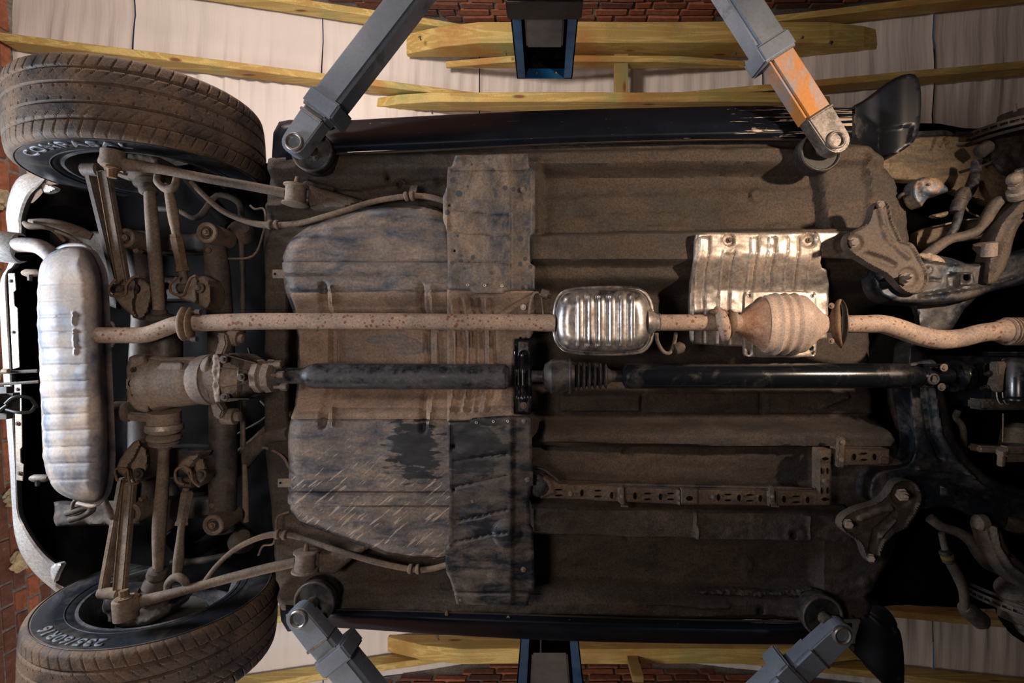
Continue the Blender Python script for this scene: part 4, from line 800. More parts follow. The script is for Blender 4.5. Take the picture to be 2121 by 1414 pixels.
# ---- bumper: pressed shell with its lower lip
bo = [(104, 350, 1.80), (72, 356, 1.76), (40, 366, 1.74), (22, 395, 1.73), (12, 440, 1.72), (16, 482, 1.72), (18, 545, 1.72), (2, 580, 1.72), (0, 640, 1.72), (6, 760, 1.72), (12, 860, 1.72), (20, 960, 1.72), (26, 1060, 1.73), (30, 1105, 1.73), (44, 1148, 1.74), (74, 1190, 1.76), (116, 1226, 1.80)]
bi = [(98, 364, 1.70), (82, 384, 1.69), (64, 402, 1.68), (52, 425, 1.67), (44, 455, 1.66), (44, 482, 1.66), (34, 545, 1.66), (14, 568, 1.66), (16, 640, 1.66), (23, 760, 1.66), (28, 860, 1.66), (34, 960, 1.66), (37, 1050, 1.67), (48, 1084, 1.67), (68, 1118, 1.68), (94, 1150, 1.70), (122, 1172, 1.72)]
bi2 = [(a + 10, b, c + .10) for a, b, c in bi]; bo2 = [(a + 14, b, c + .28) for a, b, c in bo]
bmid = [((a[0] + b[0]) / 2 - 3, (a[1] + b[1]) / 2, (a[2] + b[2]) / 2 - .012) for a, b in zip(bo, bi)]
bp = loft('rear_bumper', [bo2, bo, bmid, bi, bi2], M['bumper'], car, 3, label='silver rear bumper lip blown out by the lamp')
st_ = prism('bumper_strip', [(16, 566), (30, 566), (33, 600), (28, 604), (30, 634), (36, 638), (40, 760), (26, 764)], 1.645, .003, M['alu'], bp, .001)
for x, y in ((23, 582), (28, 688), (37, 806)): bolt(x, y, 1.645, 4.5, M['castdark'], bp)
prism('bumper_strip', [(29, 790), (44, 792), (46, 925), (42, 930), (43, 958), (49, 962), (47, 996), (33, 994)], 1.645, .003, M['alu'], bp, .001)
bolt(36, 877, 1.643, 4.5, M['castdark'], bp); bolt(41, 980, 1.643, 4.5, M['castdark'], bp)
relief('bumper_bracket', smooth_poly([(84, 376), (110, 384), (122, 392), (96, 402), (86, 396)], 1), 1.70, [], M['bumper'], bp, 2.4, er=(3, .01)); relief('bumper_bracket', smooth_poly([(106, 1168), (134, 1164), (122, 1184), (112, 1212), (104, 1190)], 1), 1.70, [], M['bumper'], bp, 2.4, er=(4, .015))
for a, b, c in (((-20, 772), (78, 768), 7), ((-20, 797), (80, 790), 6)): obar('tow_bar', a + (1.56,), b + (1.58,), c, .02, M['sub'], car, .003)
lathe('bolt', (6, 768, 1.56), (18, 768, 1.56), [(0, 5), (1, 5)], M['cast'], car, 6)
for pts in ([(12, 836, 1.5), (30, 822, 1.5), (62, 824, 1.52), (76, 842, 1.55)], [(14, 848, 1.5), (40, 854, 1.5), (64, 852, 1.52), (74, 838, 1.55)], [(-20, 870, 1.5), (0, 850, 1.5), (16, 838, 1.5)]): tube('socket_wire', pts, 3.4, M['pad'], car, 10, 5)
pbox('towing_socket', -30, 12, 802, 870, 1.50, 1.56, M['pad'], car, .02)
# hooks, mounts and heat plates about the silencer
for y, x in ((565, 62), (990, 78)):
    a = lathe('silencer_mount', (x - 14, y, 1.56), (x + 22, y, 1.56), [(0, 5), (.2, 8), (.8, 8), (1, 5)], M['cast'], car, 14); lathe('bolt', (x, y + 4, 1.55), (x, y + 16, 1.55), [(0, 5), (1, 4)], M['castdark'], a, 6)
tube('hanger_hook', [(52, 462, 1.6), (62, 468, 1.58), (90, 470, 1.58), (112, 478, 1.6), (134, 500, 1.62)], [5, 7, 5, 4, 4], M['link'], car, 12, 5); tube('hanger_hook', [(62, 458, 1.62), (110, 462, 1.62), (160, 478, 1.64), (190, 490, 1.66)], [5, 9, 11, 8], M['link'], car, 12, 5)
tube('hanger_hook', [(112, 476, 1.6), (140, 488, 1.6), (168, 504, 1.6)], [3, 4, 4], M['link'], car, 10, 4)
tube('rubber_hanger', [(140, 1062, 1.55), (160, 1056, 1.54), (184, 1048, 1.54), (190, 1056, 1.54), (170, 1068, 1.55), (146, 1076, 1.55)], 7, M['rubberd'], car, 12, 4); tube('hanger_hook', [(150, 1056, 1.54), (152, 1040, 1.52), (164, 1030, 1.5)], 3.2, M['link'], car, 10, 4)
tube('rubber_hanger', [(214, 1034, 1.56), (222, 1052, 1.55), (232, 1068, 1.55), (246, 1074, 1.56)], 7, M['rubberd'], car, 12, 4); tube('hanger_hook', [(220, 664, 1.52), (232, 668, 1.5), (238, 680, 1.48)], 3, M['pipe'], car, 10, 4); tube('hanger_hook', [(222, 720, 1.52), (232, 716, 1.5), (236, 706, 1.48)], 3, M['pipe'], car, 10, 4)
relief('boot_side_panel', [(100, 480), (240, 480), (250, 640), (110, 600)], 1.76, [('vn', 30, 30, .02, 77)], M['floor'], car, 5, er=(10, .02)); relief('boot_side_panel', [(110, 1040), (300, 1040), (290, 1090), (120, 1088)], 1.70, [('vn', 30, 30, .02, 78)], M['sub'], car, 5, er=(6, .02))
# ---- rear subframe
sf = tube('rear_subframe', [(442, 470, 1.62), (450, 560, 1.62), (458, 700, 1.63), (460, 800, 1.63), (462, 900, 1.62), (462, 1000, 1.62), (462, 1100, 1.62)], [18, 23, 24, 24, 25, 26, 22], M['sub'], car, 22, 4)
tube('cross_tube', [(256, 490, 1.64), (290, 560, 1.64), (298, 640, 1.66), (292, 760, 1.66), (294, 880, 1.66), (296, 960, 1.64), (300, 1060, 1.62)], [20, 24, 21, 21, 23, 24, 20], M['sub'], sf, 20, 4)
relief('side_rail', [(250, 474), (330, 480), (400, 482), (440, 476), (440, 520), (330, 524), (290, 520)], 1.61, [('vn', 20, 20, .004, 81)], M['sub'], sf, 4, er=(8, .02), skirt=.06)
relief('side_rail', [(300, 930), (360, 925), (440, 930), (440, 985), (300, 990)], 1.61, [], M['sub'], sf, 4, er=(8, .02), skirt=.06, holes=((355, 968, 4),))
relief('side_rail', [(330, 1030), (440, 1030), (445, 1070), (335, 1078)], 1.64, [], M['sub'], sf, 4, er=(6, .02), skirt=.06)
relief('side_rail', [(280, 570), (440, 572), (440, 620), (290, 625)], 1.64, [], M['sub'], sf, 4, er=(6, .02), skirt=.06, holes=((347, 592, 4), (309, 591, 3)))
def bushing(px, py, r, h=1.55):
    b = flat_disc('mount_bushing', px, py, h, r, .10, M['link'], car, r_in=r * .58); flat_disc('bushing_rubber', px, py, h + .008, r * .58, .08, M['rubberd'], b); flat_disc('mount_washer', px, py, h + .002, r * .38, .02, M['castdark'], b); bolt(px, py, h, r * .32, M['rustlink'], b); return b
for a in ((427, 481, 22), (258, 492, 20), (440, 1088, 22), (268, 1064, 22)): bushing(*a)
for x, y in ((430, 518), (280, 518), (438, 1047), (288, 1036)): flat_disc('stud', x, y, 1.58, 6, .02, M['rustlink'], sf, n=12)
for x, y in ((430, 552), (435, 552), (443, 907), (441, 1016)): flat_disc('drain_hole', x, y, 1.592, 3.4, .004, M['void'], sf, n=12)
# C shaped link pockets
def pocket(cx_, cy_, s, rot, w_=32, l_=40):
    """folded bracket, open side towards the wheel"""
    c, s_ = math.cos(rot), math.sin(rot)
    T = lambda u, v: (cx_ + u * c - v * s_, cy_ + (u * s_ + v * c))
    rows = []
    for hh, gr in ((1.50, 0), (1.54, 3), (1.60, 8)):
        rows.append([T(-w_ - gr * .3, -l_ * s) + (hh,), T(-w_ - gr, -l_ * .3 * s) + (hh,), T(-w_ * .8, l_ * .35 * s) + (hh,), T(0, l_ * .6 * s) + (hh,), T(w_ * .8, l_ * .3 * s) + (hh,), T(w_ + gr, -l_ * .3 * s) + (hh,), T(w_ + gr * .3, -l_ * s) + (hh,)])
    o = loft('link_pocket', rows, M['link'], car, 4, thick=.004)
    return o
def pocket2(p1, p2, flange, m='link'):
    a = relief('link_pocket', smooth_poly(p1, 1), 1.52, [('vn', 12, 12, .004, 90)], M[m], car, 3, er=(7, .02), skirt=.06)
    relief('pocket_flange', smooth_poly(p2, 1), 1.50, [('vn', 12, 12, .004, 91)], M[m], a, 3, er=(5, .015), skirt=.05)
    tube('pocket_edge', [(x, y, 1.495) for x, y in flange], 2.6, M['rustlink'], a, 8, 5)
    return a
pa = pocket2([(268, 580), (300, 575), (318, 600), (310, 640), (296, 665), (270, 655)], [(228, 606), (262, 602), (266, 575), (284, 572), (280, 610), (276, 640), (288, 662), (268, 650), (244, 625)], [(240, 578), (226, 596), (230, 612), (258, 610), (262, 590), (276, 574), (290, 572)])
pb = pocket2([(398, 575), (430, 570), (440, 600), (436, 640), (420, 640), (400, 620)], [(356, 606), (380, 608), (388, 600), (394, 574), (410, 570), (408, 610), (412, 630), (380, 622)], [(366, 574), (353, 590), (356, 606), (378, 612), (386, 598), (394, 578), (406, 570)])
pc = pocket2([(270, 925), (300, 915), (312, 960), (290, 1000), (268, 998)], [(240, 965), (270, 918), (298, 905), (282, 945), (262, 972), (266, 1000), (256, 985), (242, 978)], [(243, 996), (238, 972), (262, 972), (266, 990), (272, 1003), (286, 1000)])
pd = pocket2([(398, 960), (420, 940), (432, 975), (420, 1005), (404, 1010)], [(366, 970), (382, 945), (420, 935), (406, 955), (392, 972), (398, 1000), (384, 975)], [(382, 1003), (366, 996), (364, 974), (380, 966), (394, 974), (400, 996), (414, 1008)])
for x, y, p in ((277, 598, pa), (412, 596, pb), (287, 980, pc), (418, 982, pd)): bolt(x, y, 1.51, 11, M['castdark'], p)
# ---- wheels
def wheel(C, sgn, toe, camber, text, phi0, phi1, lab, size, side_l):
    """C hub centre; sgn: direction of the inner side along Y"""
    R0, W = .347, .236
    Rm = Matrix.Rotation(toe, 3, 'Z') @ Matrix.Rotation(camber, 3, 'X')
    Rn = np.array(Rm)
    C = np.array(C)
    def world(x, y, z): return np.stack([x, y, z], -1) @ Rn.T + C
    n = 1100; ph = np.arange(n) / n * 2 * math.pi
    yt = np.concatenate([np.linspace(-.104, .104, 62)])
    side = [(.110, .3385), (.1145, .333), (.117, .327), (.1185, .318), (.1195, .306), (.1205, .290), (.1215, .272), (.1205, .268), (.1195, .255), (.117, .243), (.1165, .238), (.113, .228), (.108, .220), (.100, .213)]
    prof = [(-a, b) for a, b in side[::-1]] + [(y, None) for y in yt] + side
    V = []
    for (y, r) in prof:
        if r is None:
            q = abs(y) / .104; rr = np.full(n, R0 - .0055 * q ** 4)
            for g in (-.070, -.027, .027, .070):
                rr = rr - .0075 * sm(1 - abs(y - g) / .0052)
            fr = (ph * 66 / (2 * math.pi) + y * sgn * 14) % 1
            if abs(y) > .074: rr = rr - .0055 * sm(1 - np.abs(fr - .5) / .07)
            elif abs(y) > .038: rr = rr - .0045 * sm(1 - np.abs((fr + y * sgn * 18) % 1 - .5) / .07) * (1 if abs(y) > .05 else .3)
            else: rr = rr - .0035 * sm(1 - np.abs((fr * 1 + .3) % 1 - .5) / .1) * (1 if .012 < abs(y) < .021 else 0)
        else:
            rr = np.full(n, r)
            if r > .325:
                fr = (ph * 66 / (2 * math.pi) + y * sgn * 14) % 1; rr = rr - .0040 * sm(1 - np.abs(fr - .5) / .07)
        V.append(world(rr * np.sin(ph), np.full(n, y), -rr * np.cos(ph)))
    m_ = len(prof); V = np.concatenate(V)
    idx = np.arange(m_ * n).reshape(m_, n); a = idx[:-1]; b = idx[1:]
    Fc = np.stack([a, np.roll(a, -1, 1), np.roll(b, -1, 1), b], -1).reshape(-1, 4)
    t = mk('tyre', V, Fc.tolist(), M['tyre'], car, True, 50, lab)
    me = t.data; me.materials.append(M['tyreside'])
    mi = np.zeros((m_ - 1, n), int); k1 = len(side); mi[:k1 - 4] = 1; mi[-(k1 - 4):] = 1
    me.polygons.foreach_set('material_index', mi.reshape(-1))
    # shoulder ring and sidewall ridges
    for rr, wd in ((.3235, .0016), (.246, .0018)):
        yy = sgn * (.1185 if rr > .3 else .118)
        c = [tuple(world(rr * math.sin(q), yy, -rr * math.cos(q))) for q in np.linspace(0, 2 * math.pi, 97)]
        mk('sidewall_ridge', *rings(c, [wd] * 97, 6, False), M['tyreside'], t, fix=True)
    # raised letters on the inner sidewall
    def lettering(txt, rmid, p0, p1, hgt):
        cu = bpy.data.curves.new('lettering', 'FONT'); cu.body = txt; cu.size = 1; cu.extrude = .0; cu.space_character = 1.12; cu.offset = .03
        ob = bpy.data.objects.new('lettering', cu); COL.objects.link(ob); bpy.context.view_layer.update()
        me2 = bpy.data.meshes.new_from_object(ob.evaluated_get(bpy.context.evaluated_depsgraph_get())); bpy.data.objects.remove(ob)
        bm = bmesh.new(); bm.from_mesh(me2); bmesh.ops.subdivide_edges(bm, edges=[e for e in bm.edges if e.calc_length() > .25], cuts=3, use_grid_fill=False); bmesh.ops.triangulate(bm, faces=bm.faces)
        xs_ = [v.co.x for v in bm.verts]; ys_ = [v.co.y for v in bm.verts]; x0, x1 = min(xs_), max(xs_); y0, y1 = min(ys_), max(ys_)
        ext = bmesh.ops.extrude_face_region(bm, geom=list(bm.faces)); nv = set(g for g in ext['geom'] if isinstance(g, bmesh.types.BMVert))
        for v in bm.verts:
            u = (v.co.x - x0) / (x1 - x0); vv = (v.co.y - y0) / (y1 - y0) - .5
            f = p0 + (p1 - p0) * u; r = rmid + vv * hgt; yb = sgn * (.1208 + (.0022 if v in nv else -.002))
            v.co = Vector(world(np.array(r * math.sin(f)), np.array(yb), np.array(-r * math.cos(f))).tolist())
        bmk('raised_lettering', bm, M['letter'], t, False)
    for (txt, a0, a1) in text: lettering(txt, .293, a0, a1, .034)
    # rim: barrel open to the inside, spokes far out
    pr = [(.100, .216), (.108, .222), (.113, .2225), (.1135, .214), (.105, .207), (.085, .203), (.04, .196), (-.05, .192), (-.09, .190), (-.092, .05), (-.088, .0)]
    nn = 72; ph = np.arange(nn) / nn * 2 * math.pi; V = []
    for y, r in pr: V.append(world(r * np.sin(ph), np.full(nn, sgn * y), -r * np.cos(ph)))
    V = np.concatenate(V); Fc = [[i * nn + j, i * nn + (j + 1) % nn, (i + 1) * nn + (j + 1) % nn, (i + 1) * nn + j] for i in range(len(pr) - 1) for j in range(nn)]
    rm = mk('wheel_rim', V, Fc, M['rim'], car, fix=True)
    c0 = world(np.array(0.), np.array(-sgn * .06), np.array(0.)); c1 = world(np.array(0.), np.array(sgn * .03), np.array(0.)); 
    V, Fc = rings([c0, c0 * .4 + c1 * .6, c1], [.145, .145, .125], 40); mk('brake_drum', V, Fc, M['rubberd'], rm, fix=True)
    return t
WH1 = P(0, 0, 1.704); 
wheel((-1.35, -.696, CZ + 1.704), 1, math.radians(-3), 0, [('COMPASAL', -.62, .52)], 0, 0, 'muddy tyre with white-edged lettering on its sidewall', 0, '')
wheel((-1.31, .945, CZ + 1.712), -1, math.radians(3), math.radians(2), [('235/60R16', .18, -.62)], 0, 0, 'muddy tyre with size figures on its sidewall', 0, '')
# ---- hub carriers, links, axle shafts; upper side then lower side
def clevis_block(A, B, r, nut):
    b = lathe('control_arm_bushing', A, B, [(0, r * .8), (.05, r), (.9, r), (1, r * .85)], M['link'], car, 24)
    lathe('bolt', nut[0], nut[1], [(0, r * .72), (.15, r * .72), (.2, r * .5), (.25, r * .5), (.3, r * .42), (1, r * .38)], M['rustlink'], b, 8)
    return b
# upper side
relief('hub_carrier', smooth_poly([(200, 318), (270, 312), (330, 320), (335, 352), (300, 368), (240, 362), (205, 350)], 1), 1.56, [('vn', 14, 14, .01, 95)], M['link'], car, 3.4, er=(10, .03), skirt=.08)
clevis_block((236, 312, 1.46), (234, 348, 1.46), 22, ((233, 346, 1.45), (232, 368, 1.45)))
lathe('control_arm_bushing', (172, 352, 1.53), (208, 352, 1.53), [(0, 10), (.1, 14), (.9, 14), (1, 10)], M['link'], car)
l1 = obar('control_arm', (178, 356, 1.52), (238, 600, 1.56), 13, .03, M['sub'], car, .004); obar('control_arm', (210, 352, 1.51), (254, 602, 1.55), 22, .022, M['link'], car, .004)
obar('arm_edge', (200, 354, 1.505), (243, 602, 1.545), 2.5, .03, M['rustlink'], l1, .001)
ax = tube('axle_shaft', [(310, 398, 1.54), (316, 470, 1.54), (324, 560, 1.54), (331, 652, 1.54)], [10.5, 12, 12.5, 10.5], M['link'], car, 20, 3)
lathe('axle_boot', (302, 352, 1.56), (309, 402, 1.54), [(0, 28), (.1, 34), (.22, 26), (.34, 31), (.46, 22), (.58, 25), (.68, 15), (.76, 17), (.9, 17), (1, 11)], M['rubberd'], ax)
lathe('axle_boot', (330, 640, 1.54), (336, 700, 1.56), [(0, 11), (.05, 14), (.15, 14), (.2, 22), (.32, 26), (.42, 20), (.5, 27), (.62, 28), (.7, 24), (1, 28)], M['rubberd'], ax)
tl = tube('toe_link', [(350, 392, 1.52), (360, 450, 1.52), (366, 488, 1.53), (378, 560, 1.54), (384, 590, 1.55)], [9, 10.5, 8, 8, 8], M['link'], car, 14, 3)
lathe('adjuster_sleeve', (364, 486, 1.53), (380, 562, 1.54), [(0, 11), (.08, 11), (.1, 12.5), (.88, 11), (.9, 13), (1, 13)], M['rustlink'], tl, 6, label='rusty hexagonal adjuster')
tube('link_fork', [(326, 362, 1.52), (326, 376, 1.51), (338, 388, 1.51), (350, 392, 1.51), (362, 386, 1.51), (366, 370, 1.52)], [6, 7, 8, 9, 8, 7], M['link'], tl, 12, 4)
lathe('control_arm_bushing', (236, 598, 1.545), (262, 602, 1.545), [(0, 10), (1, 10)], M['castdark'], car); lathe('control_arm_bushing', (372, 598, 1.55), (398, 594, 1.55), [(0, 11), (1, 11)], M['rubberd'], car)
tr = tube('trailing_arm', [(255, 340, 1.47), (330, 350, 1.49), (420, 368, 1.52), (520, 386, 1.56), (592, 400, 1.58)], [14, 10, 9.5, 9.5, 10], M['link'], car, 18, 4)
lathe('arm_eye', (246, 338, 1.47), (262, 340, 1.48), [(0, 16), (.5, 19), (1, 14)], M['link'], tr)
def trailmount(x, y, s, flip):
    b = lathe('trailing_arm_bushing', (x, y - 22, 1.56), (x - 3, y + 22, 1.56), [(0, 20), (.03, 24), (.09, 24), (.12, 20), (.86, 20), (.88, 25), (.95, 26), (1, 20)], M['cast'], car, 28)
    relief('bushing_bracket', smooth_poly([(x + 26, y - 20), (x + 38, y - 18), (x + 140, y + (12 if not flip else -34)), (x + 100, y + (28 if not flip else -8)), (x + 60, y + 26), (x + 24, y + 24)], 0), 1.575, [], M['rail'], b, 4, er=(4, .01), skirt=.06)
    tube('pin', [(x + 2 * s, y - 38, 1.56), (x, y - 22, 1.56)], [4, 6], M['rustlink'], b, 8); return b
trailmount(614, 404, 1, False); trailmount(634, 1162, 1, True)
# lower side
relief('hub_carrier', smooth_poly([(210, 1232), (260, 1225), (310, 1240), (350, 1230), (370, 1260), (300, 1300), (230, 1296), (212, 1260)], 1), 1.60, [('vn', 14, 14, .01, 96)], M['castdark'], car, 3.4, er=(10, .03), skirt=.08)
clevis_block((262, 1282, 1.46), (258, 1236, 1.46), 22, ((258, 1240, 1.45), (256, 1222, 1.45)))
lathe('arm_eye', (272, 1250, 1.47), (292, 1244, 1.48), [(0, 14), (.5, 20), (1, 14)], M['rustlink'], car)
lathe('control_arm_bushing', (206, 1226, 1.53), (250, 1230, 1.53), [(0, 9), (.1, 12), (.9, 12), (1, 9)], M['link'], car)
l2 = obar('control_arm', (206, 1222, 1.52), (248, 990, 1.56), 12, .03, M['link'], car, .004); obar('control_arm', (244, 1224, 1.51), (264, 1000, 1.55), 22, .022, M['link'], car, .004)
obar('arm_edge', (233, 1224, 1.505), (253, 1000, 1.545), 2.5, .03, M['rustlink'], l2, .001)
ax2 = tube('axle_shaft', [(340, 925, 1.54), (337, 1000, 1.54), (330, 1090, 1.54), (328, 1180, 1.54)], [9.5, 11.5, 12.5, 9.5], M['link'], car, 20, 3)
lathe('axle_boot', (340, 850, 1.52), (341, 928, 1.54), [(0, 29), (.38, 30), (.40, 33), (.5, 33), (.56, 26), (.60, 22), (.66, 30), (.72, 31), (.78, 22), (.82, 28), (.87, 27), (.9, 14), (.92, 14), (1, 13)], M['cast'], ax2, 32)
lathe('boot_band', (341, 878, 1.52), (341, 890, 1.52), [(0, 31), (.1, 33.5), (.9, 33.5), (1, 31)], M['alu'], ax2, 32)
lathe('axle_boot', (328, 1172, 1.54), (319, 1236, 1.57), [(0, 10), (.08, 11), (.12, 17), (.28, 19), (.38, 15), (.45, 21), (.6, 25), (.66, 20), (.75, 28), (1, 32)], M['rubberd'], ax2)
tl2 = tube('toe_link', [(386, 1010, 1.54), (380, 1060, 1.53), (374, 1110, 1.52), (370, 1160, 1.52), (366, 1196, 1.52)], [6.5, 7, 7, 10, 8], M['link'], car, 14, 3)
lathe('adjuster_sleeve', (389, 1016, 1.54), (376, 1086, 1.53), [(0, 9), (.04, 12.5), (.9, 11), (.92, 13), (1, 13)], M['link'], tl2, 6)
tube('link_fork', [(346, 1226, 1.52), (350, 1206, 1.51), (366, 1194, 1.51), (382, 1202, 1.51), (388, 1216, 1.52)], [6, 8, 9, 8, 7], M['link'], tl2, 12, 4)
lathe('control_arm_bushing', (376, 998, 1.545), (402, 1000, 1.545), [(0, 10), (1, 10)], M['rubberd'], car)
tr2 = tube('trailing_arm', [(290, 1246, 1.48), (360, 1228, 1.50), (440, 1206, 1.53), (540, 1180, 1.56), (612, 1164, 1.58)], [12, 10, 9.5, 10, 10], M['link'], car, 18, 4)
# dark tubes in the wheel arches (shock absorbers and stabiliser bar)
for nm, pts, r, m in (('shock_absorber', [(360, 330, 1.9), (430, 410, 1.8), (480, 470, 1.75)], 14, 'void'), ('stabiliser_bar', [(330, 432, 1.68), (370, 436, 1.68), (410, 450, 1.68), (450, 405, 1.7), (494, 420, 1.7), (500, 460, 1.7)], 6, 'rubberd'), ('shock_absorber', [(340, 1100, 1.7), (400, 1140, 1.8), (480, 1080, 1.85)], 16, 'void'), ('stabiliser_bar', [(342, 1000, 1.7), (360, 1030, 1.7), (350, 1060, 1.7), (344, 1110, 1.72)], 14, 'sub'), ('stabiliser_bar', [(355, 1165, 1.62), (420, 1160, 1.62), (480, 1148, 1.64)], 7, 'sub'),
                      ('drop_link', [(500, 480, 1.68), (503, 600, 1.68), (503, 690, 1.68)], 5, 'sub'), ('drop_link', [(505, 830, 1.68), (503, 900, 1.68), (508, 1000, 1.68), (510, 1080, 1.68)], [5, 5, 6, 6], 'link'),
                      ('filler_hose', [(470, 985, 1.72), (500, 960, 1.70), (530, 925, 1.68), (560, 905, 1.66), (600, 898, 1.64)], [17, 17, 16, 14, 14], 'rubberd'), ('filler_hose', [(476, 950, 1.74), (520, 915, 1.72), (560, 880, 1.70), (606, 856, 1.68)], 6, 'rubberd'), ('fuel_pipe', [(540, 925, 1.66), (560, 930, 1.66), (585, 945, 1.64), (600, 970, 1.62)], 3, 'link'), ('fuel_pipe', [(515, 720, 1.72), (530, 770, 1.72), (560, 850, 1.72), (490, 900, 1.74)], 2.5, 'sub'), ('fuel_pipe', [(540, 830, 1.72), (560, 850, 1.7), (584, 862, 1.7)], 2.5, 'sub')):
    tube(nm, pts, r, M[m], car, 14, 5)
for x, y in ((504, 1108), (502, 470)): lathe('drop_link_mount', (x, y, 1.66), (x - 4, y + 18, 1.7), [(0, 12), (.3, 22), (.7, 26), (1, 20)], M['rubberd'], car)
# brake hoses with their clips
hz = tube('brake_hose', [(395, 376, 1.53), (420, 402, 1.54), (460, 436, 1.56), (510, 458, 1.57), (555, 466, 1.57), (620, 462, 1.56), (700, 440, 1.55), (780, 416, 1.56), (850, 406, 1.56), (890, 408, 1.56), (925, 418, 1.56)], [5, 5.5, 6, 6, 7, 6, 6, 6, 6, 6, 6], M['link'], car, 12, 5)
for a, b in (((555, 464, 1.565), (564, 466, 1.565)), ((570, 466, 1.565), (578, 465, 1.565)), ((838, 408, 1.555), (846, 406, 1.555)), ((850, 406, 1.555), (858, 406, 1.555))): lathe('hose_clip', a, b, [(0, 8), (.2, 10), (.8, 10), (1, 8)], M['link'], hz)
obar('hose_bracket', (852, 404, 1.555), (858, 384, 1.60), 16, .004, M['cast'], hz, .001)
hz2 = tube('brake_hose', [(425, 1202, 1.53), (450, 1170, 1.54), (490, 1135, 1.55), (540, 1112, 1.56), (580, 1106, 1.57), (620, 1112, 1.57), (700, 1140, 1.55), (780, 1164, 1.55), (850, 1178, 1.56), (890, 1178, 1.56), (930, 1168, 1.56)], [5, 5, 5.5, 6, 7, 6, 6, 6, 6, 6, 6], M['link'], car, 12, 5)
for a, b in (((571, 1106, 1.565), (579, 1106, 1.565)), ((586, 1107, 1.565), (594, 1108, 1.565)), ((846, 1177, 1.555), (854, 1178, 1.555)), ((862, 1179, 1.555), (870, 1178, 1.555))): lathe('hose_clip', a, b, [(0, 8), (.2, 10), (.8, 10), (1, 8)], M['link'], hz2)
tube('brake_line', [(518, 425, 1.62), (528, 433, 1.62), (545, 432, 1.62), (550, 450, 1.6), (546, 480, 1.6), (524, 530, 1.62), (466, 536, 1.63)], 2.2, M['link'], car, 8, 5); tube('brake_line', [(600, 1060, 1.6), (575, 1070, 1.6), (572, 1095, 1.6), (566, 1125, 1.6), (545, 1130, 1.62), (535, 1150, 1.62)], 2.2, M['link'], car, 8, 5)
# ---- rear differential
df = lathe('rear_differential', (306, 795, 1.52), (552, 778, 1.52), [(0, 36), (.01, 50), (.04, 56), (.12, 57), (.16, 54), (.20, 52), (.40, 50), (.44, 47), (.46, 50), (.50, 52), (.56, 53), (.565, 50), (.74, 47), (.82, 43), (.90, 34), (.97, 24), (1, 24)], M['cast'], car, 34, label='dusty cast rear differential')
relief('cover_flange', smooth_poly([(262, 742), (285, 732), (312, 734), (314, 850), (300, 856), (275, 846), (262, 824)], 1), 1.462, [('seg', 300, 740, 302, 850, 3, .008, 3), ('vn', 12, 12, .006, 97)], M['cast'], df, 2.6, er=(8, .03), skirt=.05)
relief('casting_boss', smooth_poly([(322, 750), (372, 748), (384, 752), (374, 794), (352, 800), (320, 794)], 1), 1.457, [], M['cast'], df, 2.6, er=(8, .018), skirt=.03); relief('casting_boss', [(316, 800), (360, 796), (410, 800), (410, 808), (330, 814)], 1.458, [], M['cast'], df, 2.6, er=(3, .008), skirt=.03)
relief('round_housing', smooth_poly([(398, 780), (404, 755), (424, 738), (440, 736), (440, 832), (420, 822), (403, 804)], 1), 1.452, [], M['cast'], df, 2.6, er=(16, .04), skirt=.05)
relief('bolted_flange', smooth_poly([(438, 734), (456, 732), (460, 760), (456, 800), (462, 832), (440, 834)], 1), 1.450, [('vn', 8, 8, .006, 98)], M['cast'], df, 2.4, er=(4, .012), skirt=.05)
pg = prism('plug_boss', [(259, 782), (283, 782), (286, 790), (286, 800), (280, 808), (259, 808)], 1.448, .03, M['cast'], df, .004); flat_disc('drain_plug', 273, 794, 1.440, 9, .02, M['gloss'], df, r_in=7); flat_disc('drain_plug', 273, 794, 1.443, 7, .02, M['cast'], df)
for x0, y0, x1, y1 in ((456, 762, 512, 768), (456, 802, 510, 793), (470, 736, 530, 752), (466, 826, 516, 826)): obar('stiffening_rib', (x0, y0, 1.450), (x1, y1, 1.462), 2.4, .05, M['castdark'], df, .001)
relief('carrier_nose', smooth_poly([(460, 732), (505, 730), (532, 745), (540, 770), (538, 800), (520, 826), (462, 830)], 1), 1.470, [('seg', 500, 745, 496, 818, 5, .014, 4)], M['castdark'], df, 3, er=(20, .04), skirt=.04)
for x, y, r in ((463, 744, 8), (465, 822, 8), (500, 781, 8), (276, 766, 6), (277, 816, 6)): bolt(x, y, 1.448, r, M['castdark'], df)
lathe('side_tube', (345, 690, 1.56), (345, 745, 1.56), [(0, 28), (1, 28)], M['castdark'], df)
for (A, B, n0, arm_) in (((474, 700, 1.54), (506, 702, 1.54), 16, [(440, 744), (452, 704), (446, 690), (466, 690), (470, 712), (458, 742)]), ((462, 862, 1.54), (500, 862, 1.54), 17, [(432, 830), (450, 832), (462, 850), (456, 868), (442, 866)])):
    dm = lathe('differential_mount', A, B, [(0, n0 * .8), (.05, n0), (.7, n0), (.72, n0 * .6), (.95, n0 * .55), (1, n0 * .3)], M['cast'], car, 24); prism('mount_arm', arm_, 1.50, .03, M['cast'], dm, .005)
dm = lathe('differential_mount', (238, 852, 1.56), (270, 852, 1.56), [(0, 17), (.05, 21), (.9, 21), (1, 14)], M['cast'], car, 24); obar('mount_arm', (262, 862, 1.54), (310, 866, 1.54), 18, .03, M['cast'], dm, .005)
